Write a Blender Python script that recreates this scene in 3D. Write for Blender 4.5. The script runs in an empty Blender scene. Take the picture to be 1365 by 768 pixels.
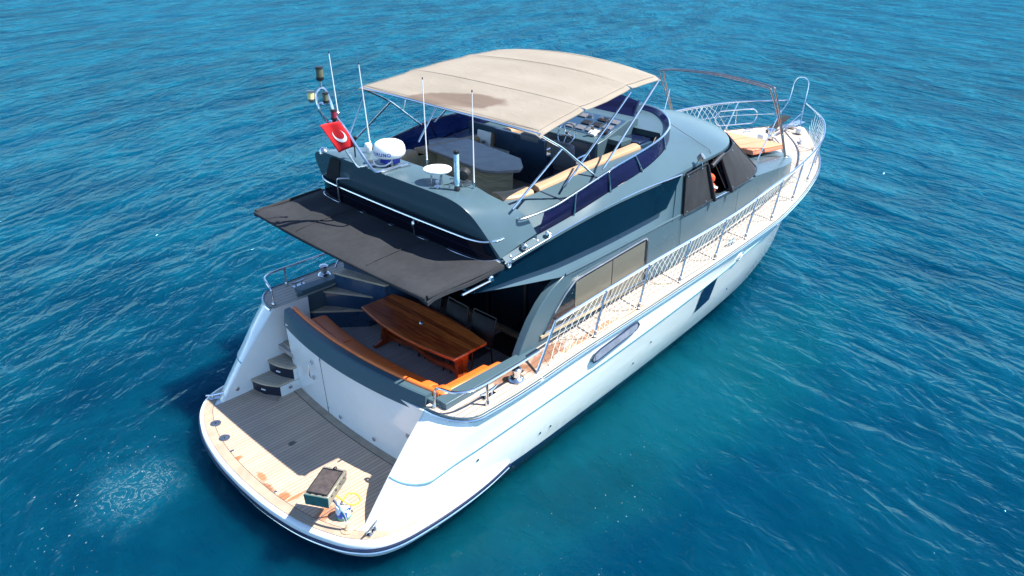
import bpy, bmesh, math, random
from mathutils import Vector, Matrix
random.seed(7)
R = math.radians
scene = bpy.context.scene
COL = scene.collection

# ------------------------------------------------------------ camera, light, exposure
CAM_POS = (-3.8243, -8.7952, 8.0152)
YAW, PITCH, ROLL, LENS = 0.76810, 0.46827, 0.006868, 26.794
cd = bpy.data.cameras.new("camera"); cam = bpy.data.objects.new("camera", cd); COL.objects.link(cam)
f = Vector((math.cos(YAW)*math.cos(PITCH), math.sin(YAW)*math.cos(PITCH), -math.sin(PITCH)))
r = f.cross(Vector((0, 0, 1))).normalized(); u = r.cross(f)
r2 = math.cos(ROLL)*r + math.sin(ROLL)*u; u2 = -math.sin(ROLL)*r + math.cos(ROLL)*u
cam.matrix_world = Matrix(((r2.x, u2.x, -f.x, CAM_POS[0]), (r2.y, u2.y, -f.y, CAM_POS[1]), (r2.z, u2.z, -f.z, CAM_POS[2]), (0, 0, 0, 1)))
cd.lens = LENS; cd.sensor_width = 36; cd.clip_start = 0.1; cd.clip_end = 6000
scene.camera = cam

SUN = Vector((0.40, -0.53, 1.0)).normalized()
EL = math.asin(SUN.z); AZ = math.atan2(SUN.x, SUN.y)      # azimuth clockwise from +Y
w = bpy.data.worlds.new("World"); scene.world = w; w.use_nodes = True
nt = w.node_tree; bg = nt.nodes["Background"]
sky = nt.nodes.new("ShaderNodeTexSky"); sky.sky_type = 'NISHITA'; sky.sun_disc = False
sky.sun_elevation = EL; sky.sun_rotation = AZ; sky.air_density = 1.0; sky.dust_density = 0.0; sky.ozone_density = 2.5; sky.altitude = 3500
nt.links.new(sky.outputs[0], bg.inputs[0]); tint = nt.nodes.new('ShaderNodeMix'); tint.data_type = 'RGBA'; tint.blend_type = 'MULTIPLY'; tint.inputs['Factor'].default_value = 1; tint.inputs['B'].default_value = (.96, 1.0, .99, 1)
nt.links.new(sky.outputs[0], tint.inputs['A']); nt.links.new(tint.outputs['Result'], bg.inputs[0]); bg.inputs[1].default_value = 0.14
sl = bpy.data.lights.new("sun", 'SUN'); so = bpy.data.objects.new("sun", sl); COL.objects.link(so)
sl.energy = 4.5; sl.angle = R(0.5); sl.color = (1.0, 0.95, 0.88)
so.rotation_euler = SUN.to_track_quat('Z', 'Y').to_euler(); so.location = (0, 0, 30)
vs = scene.view_settings; vs.view_transform = 'Standard'; vs.look = 'None'; vs.gamma = 1; vs.exposure = 1.32
vs.use_curve_mapping = False

# ------------------------------------------------------------ material helpers
def new_mat(name):
    m = bpy.data.materials.new(name); m.use_nodes = True
    return m, m.node_tree, m.node_tree.nodes["Principled BSDF"]
def N(nt, t, **k):
    n = nt.nodes.new(t)
    for a, b in k.items(): setattr(n, a, b)
    return n
def math_n(nt, op, a, b=None, c=None, clamp=False):
    n = nt.nodes.new("ShaderNodeMath"); n.operation = op; n.use_clamp = clamp
    for i, v in enumerate((a, b, c)):
        if v is None: continue
        if isinstance(v, (int, float)): n.inputs[i].default_value = v
        else: nt.links.new(v, n.inputs[i])
    return n.outputs[0]
def mixc(nt, fac, a, b, mode='MIX'):
    n = nt.nodes.new("ShaderNodeMix"); n.data_type = 'RGBA'; n.blend_type = mode; n.clamp_factor = True
    for s, v in ((n.inputs['Factor'], fac), (n.inputs['A'], a), (n.inputs['B'], b)):
        if isinstance(v, (int, float)): s.default_value = v
        elif isinstance(v, tuple): s.default_value = (v[0], v[1], v[2], 1)
        else: nt.links.new(v, s)
    return n.outputs['Result']
def objco(nt, scale=(1, 1, 1), loc=(0, 0, 0), rot=(0, 0, 0)):
    tc = nt.nodes.new("ShaderNodeTexCoord"); mp = nt.nodes.new("ShaderNodeMapping")
    mp.inputs['Scale'].default_value = scale; mp.inputs['Location'].default_value = loc; mp.inputs['Rotation'].default_value = rot
    nt.links.new(tc.outputs['Object'], mp.inputs['Vector']); return mp.outputs[0]
def noise(nt, vec, scale, detail=3, rough=0.55, dist=0.0):
    n = nt.nodes.new("ShaderNodeTexNoise"); n.inputs['Scale'].default_value = scale
    n.inputs['Detail'].default_value = detail; n.inputs['Roughness'].default_value = rough; n.inputs['Distortion'].default_value = dist
    if vec is not None: nt.links.new(vec, n.inputs['Vector'])
    return n.outputs['Fac']
def ramp(nt, fac, lo, hi):
    n = nt.nodes.new("ShaderNodeMapRange"); n.inputs['From Min'].default_value = lo; n.inputs['From Max'].default_value = hi
    n.interpolation_type = 'SMOOTHSTEP'; nt.links.new(fac, n.inputs['Value']); return n.outputs['Result']
def bump(nt, bs, h, strength=0.2, dist=0.01):
    b = nt.nodes.new("ShaderNodeBump"); b.inputs['Strength'].default_value = strength; b.inputs['Distance'].default_value = dist
    nt.links.new(h, b.inputs['Height']); nt.links.new(b.outputs[0], bs.inputs['Normal'])

def simple(name, col, rough=0.5, metal=0.0, var=0.12, vscale=3.0, coat=0.0, bmp=0.0, bscale=60.0, spec=None):
    m, nt, bs = new_mat(name)
    v = objco(nt)
    n1 = noise(nt, v, vscale, 4); n2 = noise(nt, v, vscale*9, 2)
    s = math_n(nt, 'ADD', math_n(nt, 'MULTIPLY', n1, 0.7), math_n(nt, 'MULTIPLY', n2, 0.3))
    lo = tuple(c*(1-var) for c in col); hi = tuple(min(1, c*(1+var)) for c in col)
    nt.links.new(mixc(nt, ramp(nt, s, .3, .7), lo, hi), bs.inputs['Base Color'])
    nt.links.new(math_n(nt, 'MULTIPLY_ADD', n1, 0.06 if rough < .45 else .15, max(0, rough-0.03)), bs.inputs['Roughness'])
    bs.inputs['Metallic'].default_value = metal
    bs.inputs['Coat Weight'].default_value = coat; bs.inputs['Coat Roughness'].default_value = 0.06
    if spec is not None: bs.inputs['Specular IOR Level'].default_value = spec
    if bmp: bump(nt, bs, noise(nt, v, bscale, 2), bmp, 0.004)
    return m

def teak_mat(name, col, gap=0.062, axis='Y', caulk=(0.035, 0.03, 0.028), line=0.085, stains=None, grey=0.0, rot=0.0):
    """planks run along the other horizontal axis; black caulk lines between them"""
    m, nt, bs = new_mat(name)
    v = objco(nt, rot=(0, 0, rot)); sp = N(nt, "ShaderNodeSeparateXYZ"); nt.links.new(v, sp.inputs[0])
    a = sp.outputs[axis]; t = math_n(nt, 'DIVIDE', a, gap)
    fr = math_n(nt, 'FRACT', t); idx = math_n(nt, 'FLOOR', t)
    isline = math_n(nt, 'LESS_THAN', fr, line)
    wn = N(nt, "ShaderNodeTexWhiteNoise", noise_dimensions='1D'); nt.links.new(idx, wn.inputs['W'])
    st = (6, 70, 70) if axis == 'Y' else (70, 6, 70)
    grain = noise(nt, objco(nt, scale=st, rot=(0, 0, rot)), 1.0, 4, .6)
    blot = noise(nt, v, 1.6, 4)
    k = math_n(nt, 'ADD', math_n(nt, 'MULTIPLY', wn.outputs['Value'], 0.35), math_n(nt, 'MULTIPLY', grain, 0.65))
    lo = tuple(c*.74 for c in col); hi = tuple(min(1, c*1.2) for c in col)
    c = mixc(nt, k, lo, hi)
    c = mixc(nt, math_n(nt, 'MULTIPLY', ramp(nt, blot, .45, .7), .35+grey), c, (col[0]*.72, col[1]*.76, col[2]*.82))
    if stains:
        dn = noise(nt, objco(nt, scale=(1, 1, 1)), 7, 5, .65)
        for (sx, sy, rx, ry, ang, sc) in stains:
            mp = objco(nt, scale=(1, 1, 1)); vs_ = N(nt, "ShaderNodeVectorMath", operation='SUBTRACT')
            nt.links.new(mp, vs_.inputs[0]); vs_.inputs[1].default_value = (sx, sy, 0)
            vr = N(nt, "ShaderNodeVectorRotate", rotation_type='Z_AXIS'); vr.inputs['Angle'].default_value = -ang
            nt.links.new(vs_.outputs[0], vr.inputs[0])
            s3 = N(nt, "ShaderNodeSeparateXYZ"); nt.links.new(vr.outputs[0], s3.inputs[0])
            dx = math_n(nt, 'DIVIDE', s3.outputs[0], rx); dy = math_n(nt, 'DIVIDE', s3.outputs[1], ry)
            d = math_n(nt, 'SQRT', math_n(nt, 'ADD', math_n(nt, 'MULTIPLY', dx, dx), math_n(nt, 'MULTIPLY', dy, dy)))
            d = math_n(nt, 'ADD', d, math_n(nt, 'MULTIPLY_ADD', dn, 1.9, -0.95))
            msk = math_n(nt, 'MULTIPLY', math_n(nt, 'SUBTRACT', 1, ramp(nt, d, .5, 1.0)), .9)
            c = mixc(nt, msk, c, sc)
    c = mixc(nt, isline, c, caulk)
    nt.links.new(c, bs.inputs['Base Color']); bs.inputs['Roughness'].default_value = .62
    bump(nt, bs, math_n(nt, 'SUBTRACT', math_n(nt, 'MULTIPLY', grain, .3), isline), .35, .003)
    return m

M = {}
M['white'] = simple('white_gelcoat', (.82, .85, .82), .22, var=.03, vscale=1.2, coat=.6)
M['whitedull'] = simple('white_plastic', (.8, .8, .78), .35, var=.03)
M['paint'] = simple('blue_grey_paint', (.060, .106, .130), .28, var=.05, vscale=.5, coat=.0, spec=.32)
M['paintdark'] = simple('dark_blue_paint', (.022, .060, .115), .28, var=.1, coat=.5)
M['navy'] = simple('navy_stripe', (.006, .012, .045), .25, var=.1, coat=.5)
M['riser'] = simple('riser_dark', (.012, .018, .035), .3, var=.15)
M['steel'] = simple('polished_steel', (.66, .68, .7), .2, metal=1, var=.05)
M['steeldull'] = simple('weathered_steel', (.42, .41, .4), .34, metal=1, var=.2, vscale=6)
M['black'] = simple('black_plastic', (.012, .012, .014), .45, var=.2)
M['rubber'] = simple('black_rubber', (.02, .02, .022), .7, var=.2)
M['glass'] = simple('dark_glass', (.004, .010, .018), .08, var=.15, coat=.3)
M['navyglass'] = simple('navy_hull_glass', (.004, .012, .05), .2, var=.2, spec=.15)
M['band'] = simple('tinted_band_glass', (.001, .012, .026), .2, var=.2, vscale=.6, coat=.0, spec=.12)
M['awning'] = simple('black_canvas', (.030, .032, .036), .85, var=.2, vscale=1.3, bmp=.25, bscale=140, spec=.2)
M['cover'] = simple('charcoal_mesh', (.024, .026, .029), .8, var=.18, vscale=4, bmp=.3, bscale=180, spec=.25)
M['orange'] = simple('orange_leather', (.80, .165, .028), .42, var=.1, vscale=4, bmp=.2, bscale=40)
M['orangedark'] = simple('orange_piping', (.45, .09, .03), .5, var=.1)
M['salmon'] = simple('faded_orange_canvas', (.66, .25, .14), .85, var=.07, bmp=.2)
M['tan'] = simple('tan_vinyl', (.42, .27, .155), .5, var=.07)
M['tanpanel'] = simple('tan_panel', (.38, .31, .2), .5, var=.1)
M['greyseat'] = simple('grey_vinyl', (.13, .14, .16), .5, var=.1)
M['net'] = simple('white_net_cord', (.7, .7, .64), .8, var=.1)
M['redflag'] = simple('red_cloth', (.60, .008, .012), .8, var=.08)
M['flagwhite'] = simple('white_cloth', (.8, .8, .8), .8, var=.03)
M['lens'] = simple('yellow_lens', (.8, .68, .28), .3, var=.08)
M['redlens'] = simple('red_lens', (.25, .02, .04), .3, var=.08)
M['lettering'] = simple('blue_lettering', (.01, .03, .35), .5, var=.03)
M['jacket'] = simple('orange_foam_cloth', (.8, .08, .02), .8, var=.15, vscale=15)
M['grillgreen'] = simple('green_enamel', (.05, .14, .12), .4, var=.25, vscale=9)
M['grillsteel'] = simple('stained_steel', (.5, .46, .36), .4, metal=.7, var=.3, vscale=14)
M['griddle'] = simple('seasoned_iron', (.06, .048, .045), .55, var=.35, vscale=12, bmp=.5, bscale=50)
M['hose'] = simple('yellow_hose', (.75, .42, .03), .4, var=.08)
M['greytop'] = simple('grey_laminate', (.20, .175, .165), .38, var=.3, vscale=5, coat=.2)
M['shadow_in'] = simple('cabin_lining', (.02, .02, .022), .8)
M['caulk'] = simple('caulk', (.03, .028, .025), .7)
M['rope'] = simple('rope', (.35, .3, .24), .9, var=.2)
# pale band under the sheer
ST = [(-.18, .49, .13, .07, 0.1, (.36, .12, .03)), (-.19, -.40, .10, .30, .15, (.26, .10, .04)), (-.12, -.74, .16, .12, 0, (.34, .12, .04)),
      (.0, -.86, .28, .05, .0, (.36, .15, .06)), (.62, .22, .09, .06, 0, (.10, .08, .06)), (.12, -1.42, .30, .16, .3, (.38, .15, .07)),
      (-.10, -.12, .07, .14, 0, (.38, .16, .06))]
M['teak'] = teak_mat('teak_platform', (.54, .385, .275), .066, stains=ST)
M['teakdeck'] = teak_mat('teak_side_deck', (.50, .42, .345), .098, line=.10, caulk=(.10, .085, .075),
    stains=[(3.5, -2.36, .8, .16, .02, (.25, .10, .045)), (4.55, -2.5, .9, .09, 0, (.42, .2, .1)), (5.5, -2.55, .5, .05, 0, (.45, .23, .13)), (2.9, -2.3, .5, .14, 0, (.22, .09, .04))])
M['teakfloor'] = teak_mat('teak_cockpit', (.46, .42, .39), .055, line=.13)
M['teaktread'] = teak_mat('teak_tread', (.48, .40, .31), .05, line=.14, rot=.5)
M['teakplain'] = simple('teak_margin', (.38, .29, .21), .6, var=.16, vscale=5)
M['teakmargin2'] = simple('teak_nosing', (.50, .40, .28), .6, var=.15, vscale=5)

def wood_mat():
    m, nt, bs = new_mat('varnished_mahogany')
    g = noise(nt, objco(nt, scale=(30, 2.2, 30)), 1, 5, .6, .6)
    sp = N(nt, "ShaderNodeSeparateXYZ"); nt.links.new(objco(nt), sp.inputs[0])
    t = math_n(nt, 'DIVIDE', sp.outputs['X'], .105); wn = N(nt, "ShaderNodeTexWhiteNoise", noise_dimensions='1D')
    nt.links.new(math_n(nt, 'FLOOR', t), wn.inputs['W'])
    k = math_n(nt, 'ADD', math_n(nt, 'MULTIPLY', g, .7), math_n(nt, 'MULTIPLY', wn.outputs['Value'], .3))
    c = mixc(nt, ramp(nt, k, .25, .75), (.24, .034, .010), (.85, .19, .035))
    nt.links.new(c, bs.inputs['Base Color']); bs.inputs['Roughness'].default_value = .2
    bs.inputs['Coat Weight'].default_value = .25; bs.inputs['Coat Roughness'].default_value = .05
    return m
M['wood'] = wood_mat()
def oak_mat():
    m, nt, bs = new_mat('pale_oak_laminate')
    g = noise(nt, objco(nt, scale=(3, 3, 28)), 1, 5, .6, .4)
    nt.links.new(mixc(nt, ramp(nt, g, .3, .7), (.40, .32, .19), (.60, .49, .31)), bs.inputs['Base Color'])
    bs.inputs['Roughness'].default_value = .4
    return m
M['oak'] = oak_mat()
def blind_mat():
    m, nt, bs = new_mat('beige_blind_behind_glass')
    g = noise(nt, objco(nt, scale=(40, 40, 40)), 1, 3); g2 = noise(nt, objco(nt, scale=(2, 2, 6)), 1, 3)
    nt.links.new(mixc(nt, math_n(nt, 'MULTIPLY', g, g2), (.10, .095, .07), (.16, .15, .11)), bs.inputs['Base Color'])
    bs.inputs['Roughness'].default_value = .6; bs.inputs['Coat Weight'].default_value = .7; bs.inputs['Coat Roughness'].default_value = .05
    return m
M['blind'] = blind_mat()
def canopy_mat():
    m, nt, bs = new_mat('cream_canvas')
    v = objco(nt); n1 = noise(nt, v, 1.1, 4); fine = noise(nt, objco(nt, scale=(90, 90, 90)), 1, 2)
    c = mixc(nt, ramp(nt, n1, .3, .75), (.255, .222, .176), (.285, .250, .202))
    # wet, stained hollow where water collects, with its own outline
    def blob(cx, cy, rx, ry, ang, amt, col, c):
        vs_ = N(nt, "ShaderNodeVectorMath", operation='SUBTRACT'); nt.links.new(v, vs_.inputs[0]); vs_.inputs[1].default_value = (cx, cy, 0)
        vr = N(nt, "ShaderNodeVectorRotate", rotation_type='Z_AXIS'); vr.inputs['Angle'].default_value = -ang; nt.links.new(vs_.outputs[0], vr.inputs[0])
        s3 = N(nt, "ShaderNodeSeparateXYZ"); nt.links.new(vr.outputs[0], s3.inputs[0])
        dx = math_n(nt, 'DIVIDE', s3.outputs[0], rx); dy = math_n(nt, 'DIVIDE', s3.outputs[1], ry)
        d = math_n(nt, 'SQRT', math_n(nt, 'ADD', math_n(nt, 'MULTIPLY', dx, dx), math_n(nt, 'MULTIPLY', dy, dy)))
        d = math_n(nt, 'ADD', d, math_n(nt, 'MULTIPLY_ADD', noise(nt, v, 2.6, 3), .5, -.25))
        return mixc(nt, math_n(nt, 'MULTIPLY', math_n(nt, 'SUBTRACT', 1, ramp(nt, d, .8, 1.02)), amt), c, col)
    c = blob(3.98, 0.03, .30, .98, 0.30, .85, (.14, .10, .075), c)
    c = blob(3.80, -.25, .09, .6, 0.28, .6, (.23, .19, .15), c)
    c = blob(5.95, 0.1, .09, 1.7, 0.04, .5, (.205, .175, .135), c)
    nt.links.new(c, bs.inputs['Base Color']); bs.inputs['Roughness'].default_value = .85; bs.inputs['Specular IOR Level'].default_value = .2
    h = math_n(nt, 'ADD', noise(nt, objco(nt, scale=(2.2, 1.1, 1)), 2.2, 3, .5, 1.2), math_n(nt, 'MULTIPLY', fine, .02))
    bump(nt, bs, h, .22, .05)
    return m
M['canopy'] = canopy_mat(); M['canopyseam'] = simple('canvas_thread', (.235, .20, .16), .8)
def tint_mat(name, col, clear, gcol=(.5, .5, .6)):
    m, nt, bs = new_mat(name)
    out = nt.nodes['Material Output']; bs.inputs['Base Color'].default_value = (*col, 1); bs.inputs['Roughness'].default_value = .06
    tr = N(nt, "ShaderNodeBsdfTransparent"); tr.inputs[0].default_value = (*gcol, 1)
    mx = N(nt, "ShaderNodeMixShader"); n = noise(nt, objco(nt), 2.5, 3)
    nt.links.new(math_n(nt, 'MULTIPLY_ADD', n, .15, clear-.07), mx.inputs[0])
    nt.links.new(bs.outputs[0], mx.inputs[1]); nt.links.new(tr.outputs[0], mx.inputs[2]); nt.links.new(mx.outputs[0], out.inputs[0])
    return m
M['purple'] = tint_mat('purple_tinted_acrylic', (.018, .018, .07), .5, (.32, .30, .58))
M['smoke'] = tint_mat('smoked_acrylic', (.004, .005, .012), .25, (.3, .25, .4))
def hull_mat():
    m, nt, bs = new_mat('hull_gelcoat')
    v = objco(nt); sp = N(nt, "ShaderNodeSeparateXYZ"); nt.links.new(v, sp.inputs[0]); z = sp.outputs['Z']
    n = noise(nt, v, .9, 4); st = noise(nt, objco(nt, scale=(7, 7, .8)), 1, 4)
    c = mixc(nt, ramp(nt, n, .3, .7), (.86, .885, .80), (.89, .91, .83))
    c = mixc(nt, math_n(nt, 'MULTIPLY', ramp(nt, st, .62, .8), .12), c, (.55, .58, .52))
    boot = math_n(nt, 'LESS_THAN', z, .30)
    thin = math_n(nt, 'LESS_THAN', z, .345); grn = math_n(nt, 'LESS_THAN', z, .10)
    low = math_n(nt, 'MULTIPLY', math_n(nt, 'SUBTRACT', 1, ramp(nt, z, .34, .85)), ramp(nt, noise(nt, objco(nt, scale=(5, 5, 1.2)), 1, 4), .45, .7))
    c = mixc(nt, math_n(nt, 'MULTIPLY', low, .35), c, (.62, .60, .44))
    c = mixc(nt, thin, c, (.8, .84, .86)); c = mixc(nt, boot, c, (.008, .014, .05))
    c = mixc(nt, math_n(nt, 'MULTIPLY', grn, ramp(nt, noise(nt, v, 6, 4), .4, .6)), c, (.02, .04, .03))
    nt.links.new(c, bs.inputs['Base Color']); bs.inputs['Roughness'].default_value = .2
    bs.inputs['Coat Weight'].default_value = .6; bs.inputs['Coat Roughness'].default_value = .03
    bump(nt, bs, noise(nt, objco(nt, scale=(.7, .7, 1.6)), 1.3, 2), .35, .03)
    return m
M['hull'] = hull_mat()

# ------------------------------------------------------------ geometry helpers
def tag(o, label=None, cat=None, group=None, kind=None):
    if label: o['label'] = label
    if cat: o['category'] = cat
    if group: o['group'] = group
    if kind: o['kind'] = kind
    return o
def empty(name, loc=(0, 0, 0), rz=0):
    o = bpy.data.objects.new(name, None); COL.objects.link(o); o.location = loc; o.rotation_euler = (0, 0, rz); o.empty_display_size = .2
    return o
class MB:
    def __init__(s): s.v = []; s.f = []
    def add(s, vs, fs):
        b = len(s.v); s.v += [tuple(p) for p in vs]; s.f += [tuple(b+i for i in q) for q in fs]; return s
    def box(s, c, d, rz=0, ry=0, rx=0):
        m = Matrix.Rotation(rz, 3, 'Z') @ Matrix.Rotation(ry, 3, 'Y') @ Matrix.Rotation(rx, 3, 'X'); vs = []
        for k in (-.5, .5):
            for j in (-.5, .5):
                for i in (-.5, .5): vs.append(Vector(c) + m @ Vector((i*d[0], j*d[1], k*d[2])))
        return s.add(vs, [(0, 2, 3, 1), (4, 5, 7, 6), (0, 1, 5, 4), (2, 6, 7, 3), (0, 4, 6, 2), (1, 3, 7, 5)])
    def hexa(s, p):   # 4 bottom (ccw) + 4 top
        return s.add(p, [(0, 3, 2, 1), (4, 5, 6, 7), (0, 1, 5, 4), (1, 2, 6, 5), (2, 3, 7, 6), (3, 0, 4, 7)])
    def tube(s, pts, rad, n=8, closed=False):
        pts = [Vector(p) for p in pts]; k = len(pts); vs = []; fs = []
        t0 = (pts[1]-pts[0]).normalized(); a = t0.cross(Vector((0, 0, 1)))
        if a.length < .05: a = t0.cross(Vector((1, 0, 0)))
        a.normalize()
        for i in range(k):
            if closed: t = (pts[(i+1) % k]-pts[i-1])
            else: t = pts[min(i+1, k-1)]-pts[max(i-1, 0)]
            t.normalize(); a = (a - t*a.dot(t)).normalized(); b = t.cross(a)
            rr = rad[i] if isinstance(rad, (list, tuple)) else rad
            for j in range(n):
                an = 2*math.pi*j/n; vs.append(pts[i]+rr*(math.cos(an)*a+math.sin(an)*b))
        for i in range(k if closed else k-1):
            i2 = (i+1) % k
            for j in range(n): fs.append((i*n+j, i*n+(j+1) % n, i2*n+(j+1) % n, i2*n+j))
        if not closed: fs.append(tuple(range(n-1, -1, -1))); fs.append(tuple((k-1)*n+j for j in range(n)))
        return s.add(vs, fs)
    def lathe(s, prof, c, n=24, axis=(0, 0, 1)):
        c = Vector(c); q = Vector((0, 0, 1)).rotation_difference(Vector(axis).normalized()).to_matrix(); vs = []; fs = []
        for (rr, z) in prof:
            for j in range(n):
                an = 2*math.pi*j/n; vs.append(c + q @ Vector((rr*math.cos(an), rr*math.sin(an), z)))
        k = len(prof)
        for i in range(k-1):
            for j in range(n): fs.append((i*n+j, i*n+(j+1) % n, (i+1)*n+(j+1) % n, (i+1)*n+j))
        fs.append(tuple(range(n-1, -1, -1))); fs.append(tuple((k-1)*n+j for j in range(n)))
        return s.add(vs, fs)
    def prism(s, bot, top):
        n = len(bot); fs = [tuple(range(n-1, -1, -1)), tuple(n+i for i in range(n))]
        for i in range(n): fs.append((i, (i+1) % n, n+(i+1) % n, n+i))
        return s.add(list(bot)+list(top), fs)
    def slab(s, poly, z0, z1):
        return s.prism([(x, y, z0) for x, y in poly], [(x, y, z1) for x, y in poly])
    def grid(s, rows, closed=False):
        n = len(rows[0]); fs = []
        for i in range(len(rows)-1):
            for j in range(n if closed else n-1): fs.append((i*n+j, i*n+(j+1) % n, (i+1)*n+(j+1) % n, (i+1)*n+j))
        return s.add([p for rw in rows for p in rw], fs)
    def shell(s, rows, off):
        """grid with thickness: off is a vector subtracted for the inner side"""
        n = len(rows[0]); m = len(rows); off = Vector(off)
        top = [[Vector(p) for p in rw] for rw in rows]; bot = [[p-off for p in rw] for rw in top]
        s.grid(top); s.grid([list(reversed(rw)) for rw in bot])
        edge = [top[0][j] for j in range(n)]+[top[i][n-1] for i in range(1, m)]+[top[m-1][j] for j in range(n-2, -1, -1)]+[top[i][0] for i in range(m-2, 0, -1)]
        e2 = [p-off for p in edge]; k = len(edge)
        return s.add(edge+e2, [(i, k+i, k+(i+1) % k, (i+1) % k) for i in range(k)])
    def build(s, name, mat, parent=None, smooth=True, angle=35, bevel=0, seg=2, loc=None, merge=True):
        me = bpy.data.meshes.new(name); me.from_pydata(s.v, [], s.f); me.update()
        bm = bmesh.new(); bm.from_mesh(me)
        if merge: bmesh.ops.remove_doubles(bm, verts=bm.verts, dist=1e-5)
        bmesh.ops.recalc_face_normals(bm, faces=bm.faces); bm.to_mesh(me); bm.free()
        if smooth:
            for p in me.polygons: p.use_smooth = True
            me.set_sharp_from_angle(angle=R(angle))
        me.materials.append(M[mat] if isinstance(mat, str) else mat)
        o = bpy.data.objects.new(name, me); COL.objects.link(o)
        if parent: o.parent = parent
        if bevel:
            md = o.modifiers.new('bevel', 'BEVEL'); md.width = bevel; md.segments = seg; md.limit_method = 'ANGLE'; md.angle_limit = R(40)
            md.harden_normals = False
        return o
def curve(pts):
    """monotone cubic through (x, y) pairs"""
    xs = [p[0] for p in pts]; ys = [p[1] for p in pts]; n = len(xs)
    d = [(ys[i+1]-ys[i])/(xs[i+1]-xs[i]) for i in range(n-1)]
    m = [d[0]]+[0 if d[i-1]*d[i] <= 0 else 2*d[i-1]*d[i]/(d[i-1]+d[i]) for i in range(1, n-1)]+[d[-1]]
    def fn(x):
        if x <= xs[0]: return ys[0]
        if x >= xs[-1]: return ys[-1]
        i = 0
        while x > xs[i+1]: i += 1
        h = xs[i+1]-xs[i]; t = (x-xs[i])/h
        return (2*t**3-3*t*t+1)*ys[i]+(t**3-2*t*t+t)*h*m[i]+(-2*t**3+3*t*t)*ys[i+1]+(t**3-t*t)*h*m[i+1]
    return fn
def smooth_path(pts, n=8, closed=False):
    P = [Vector(p) for p in pts]; k = len(P); out = []
    for i in range(k if closed else k-1):
        if closed: a, b, c, d = P[i-1], P[i], P[(i+1) % k], P[(i+2) % k]
        else: a, b, c, d = P[max(i-1, 0)], P[i], P[i+1], P[min(i+2, k-1)]
        for j in range(n):
            t = j/n; out.append(.5*((2*b)+(c-a)*t+(2*a-5*b+4*c-d)*t*t+(3*b-a-3*c+d)*t**3))
    if not closed: out.append(P[-1])
    return out
def fillet(pts, rad=.08, n=5):
    P = [Vector(p) for p in pts]; out = [P[0]]
    for i in range(1, len(P)-1):
        a = P[i-1]-P[i]; b = P[i+1]-P[i]; rr = min(rad, a.length*.45, b.length*.45)
        p0 = P[i]+a.normalized()*rr; p1 = P[i]+b.normalized()*rr
        for j in range(n+1):
            t = j/n; out.append(p0*(1-t)**2+2*P[i]*t*(1-t)+p1*t*t)
    out.append(P[-1]); return out
def mir(p): return (p[0], -p[1], p[2])
def lerp(a, b, t): return a+(b-a)*t

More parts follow.
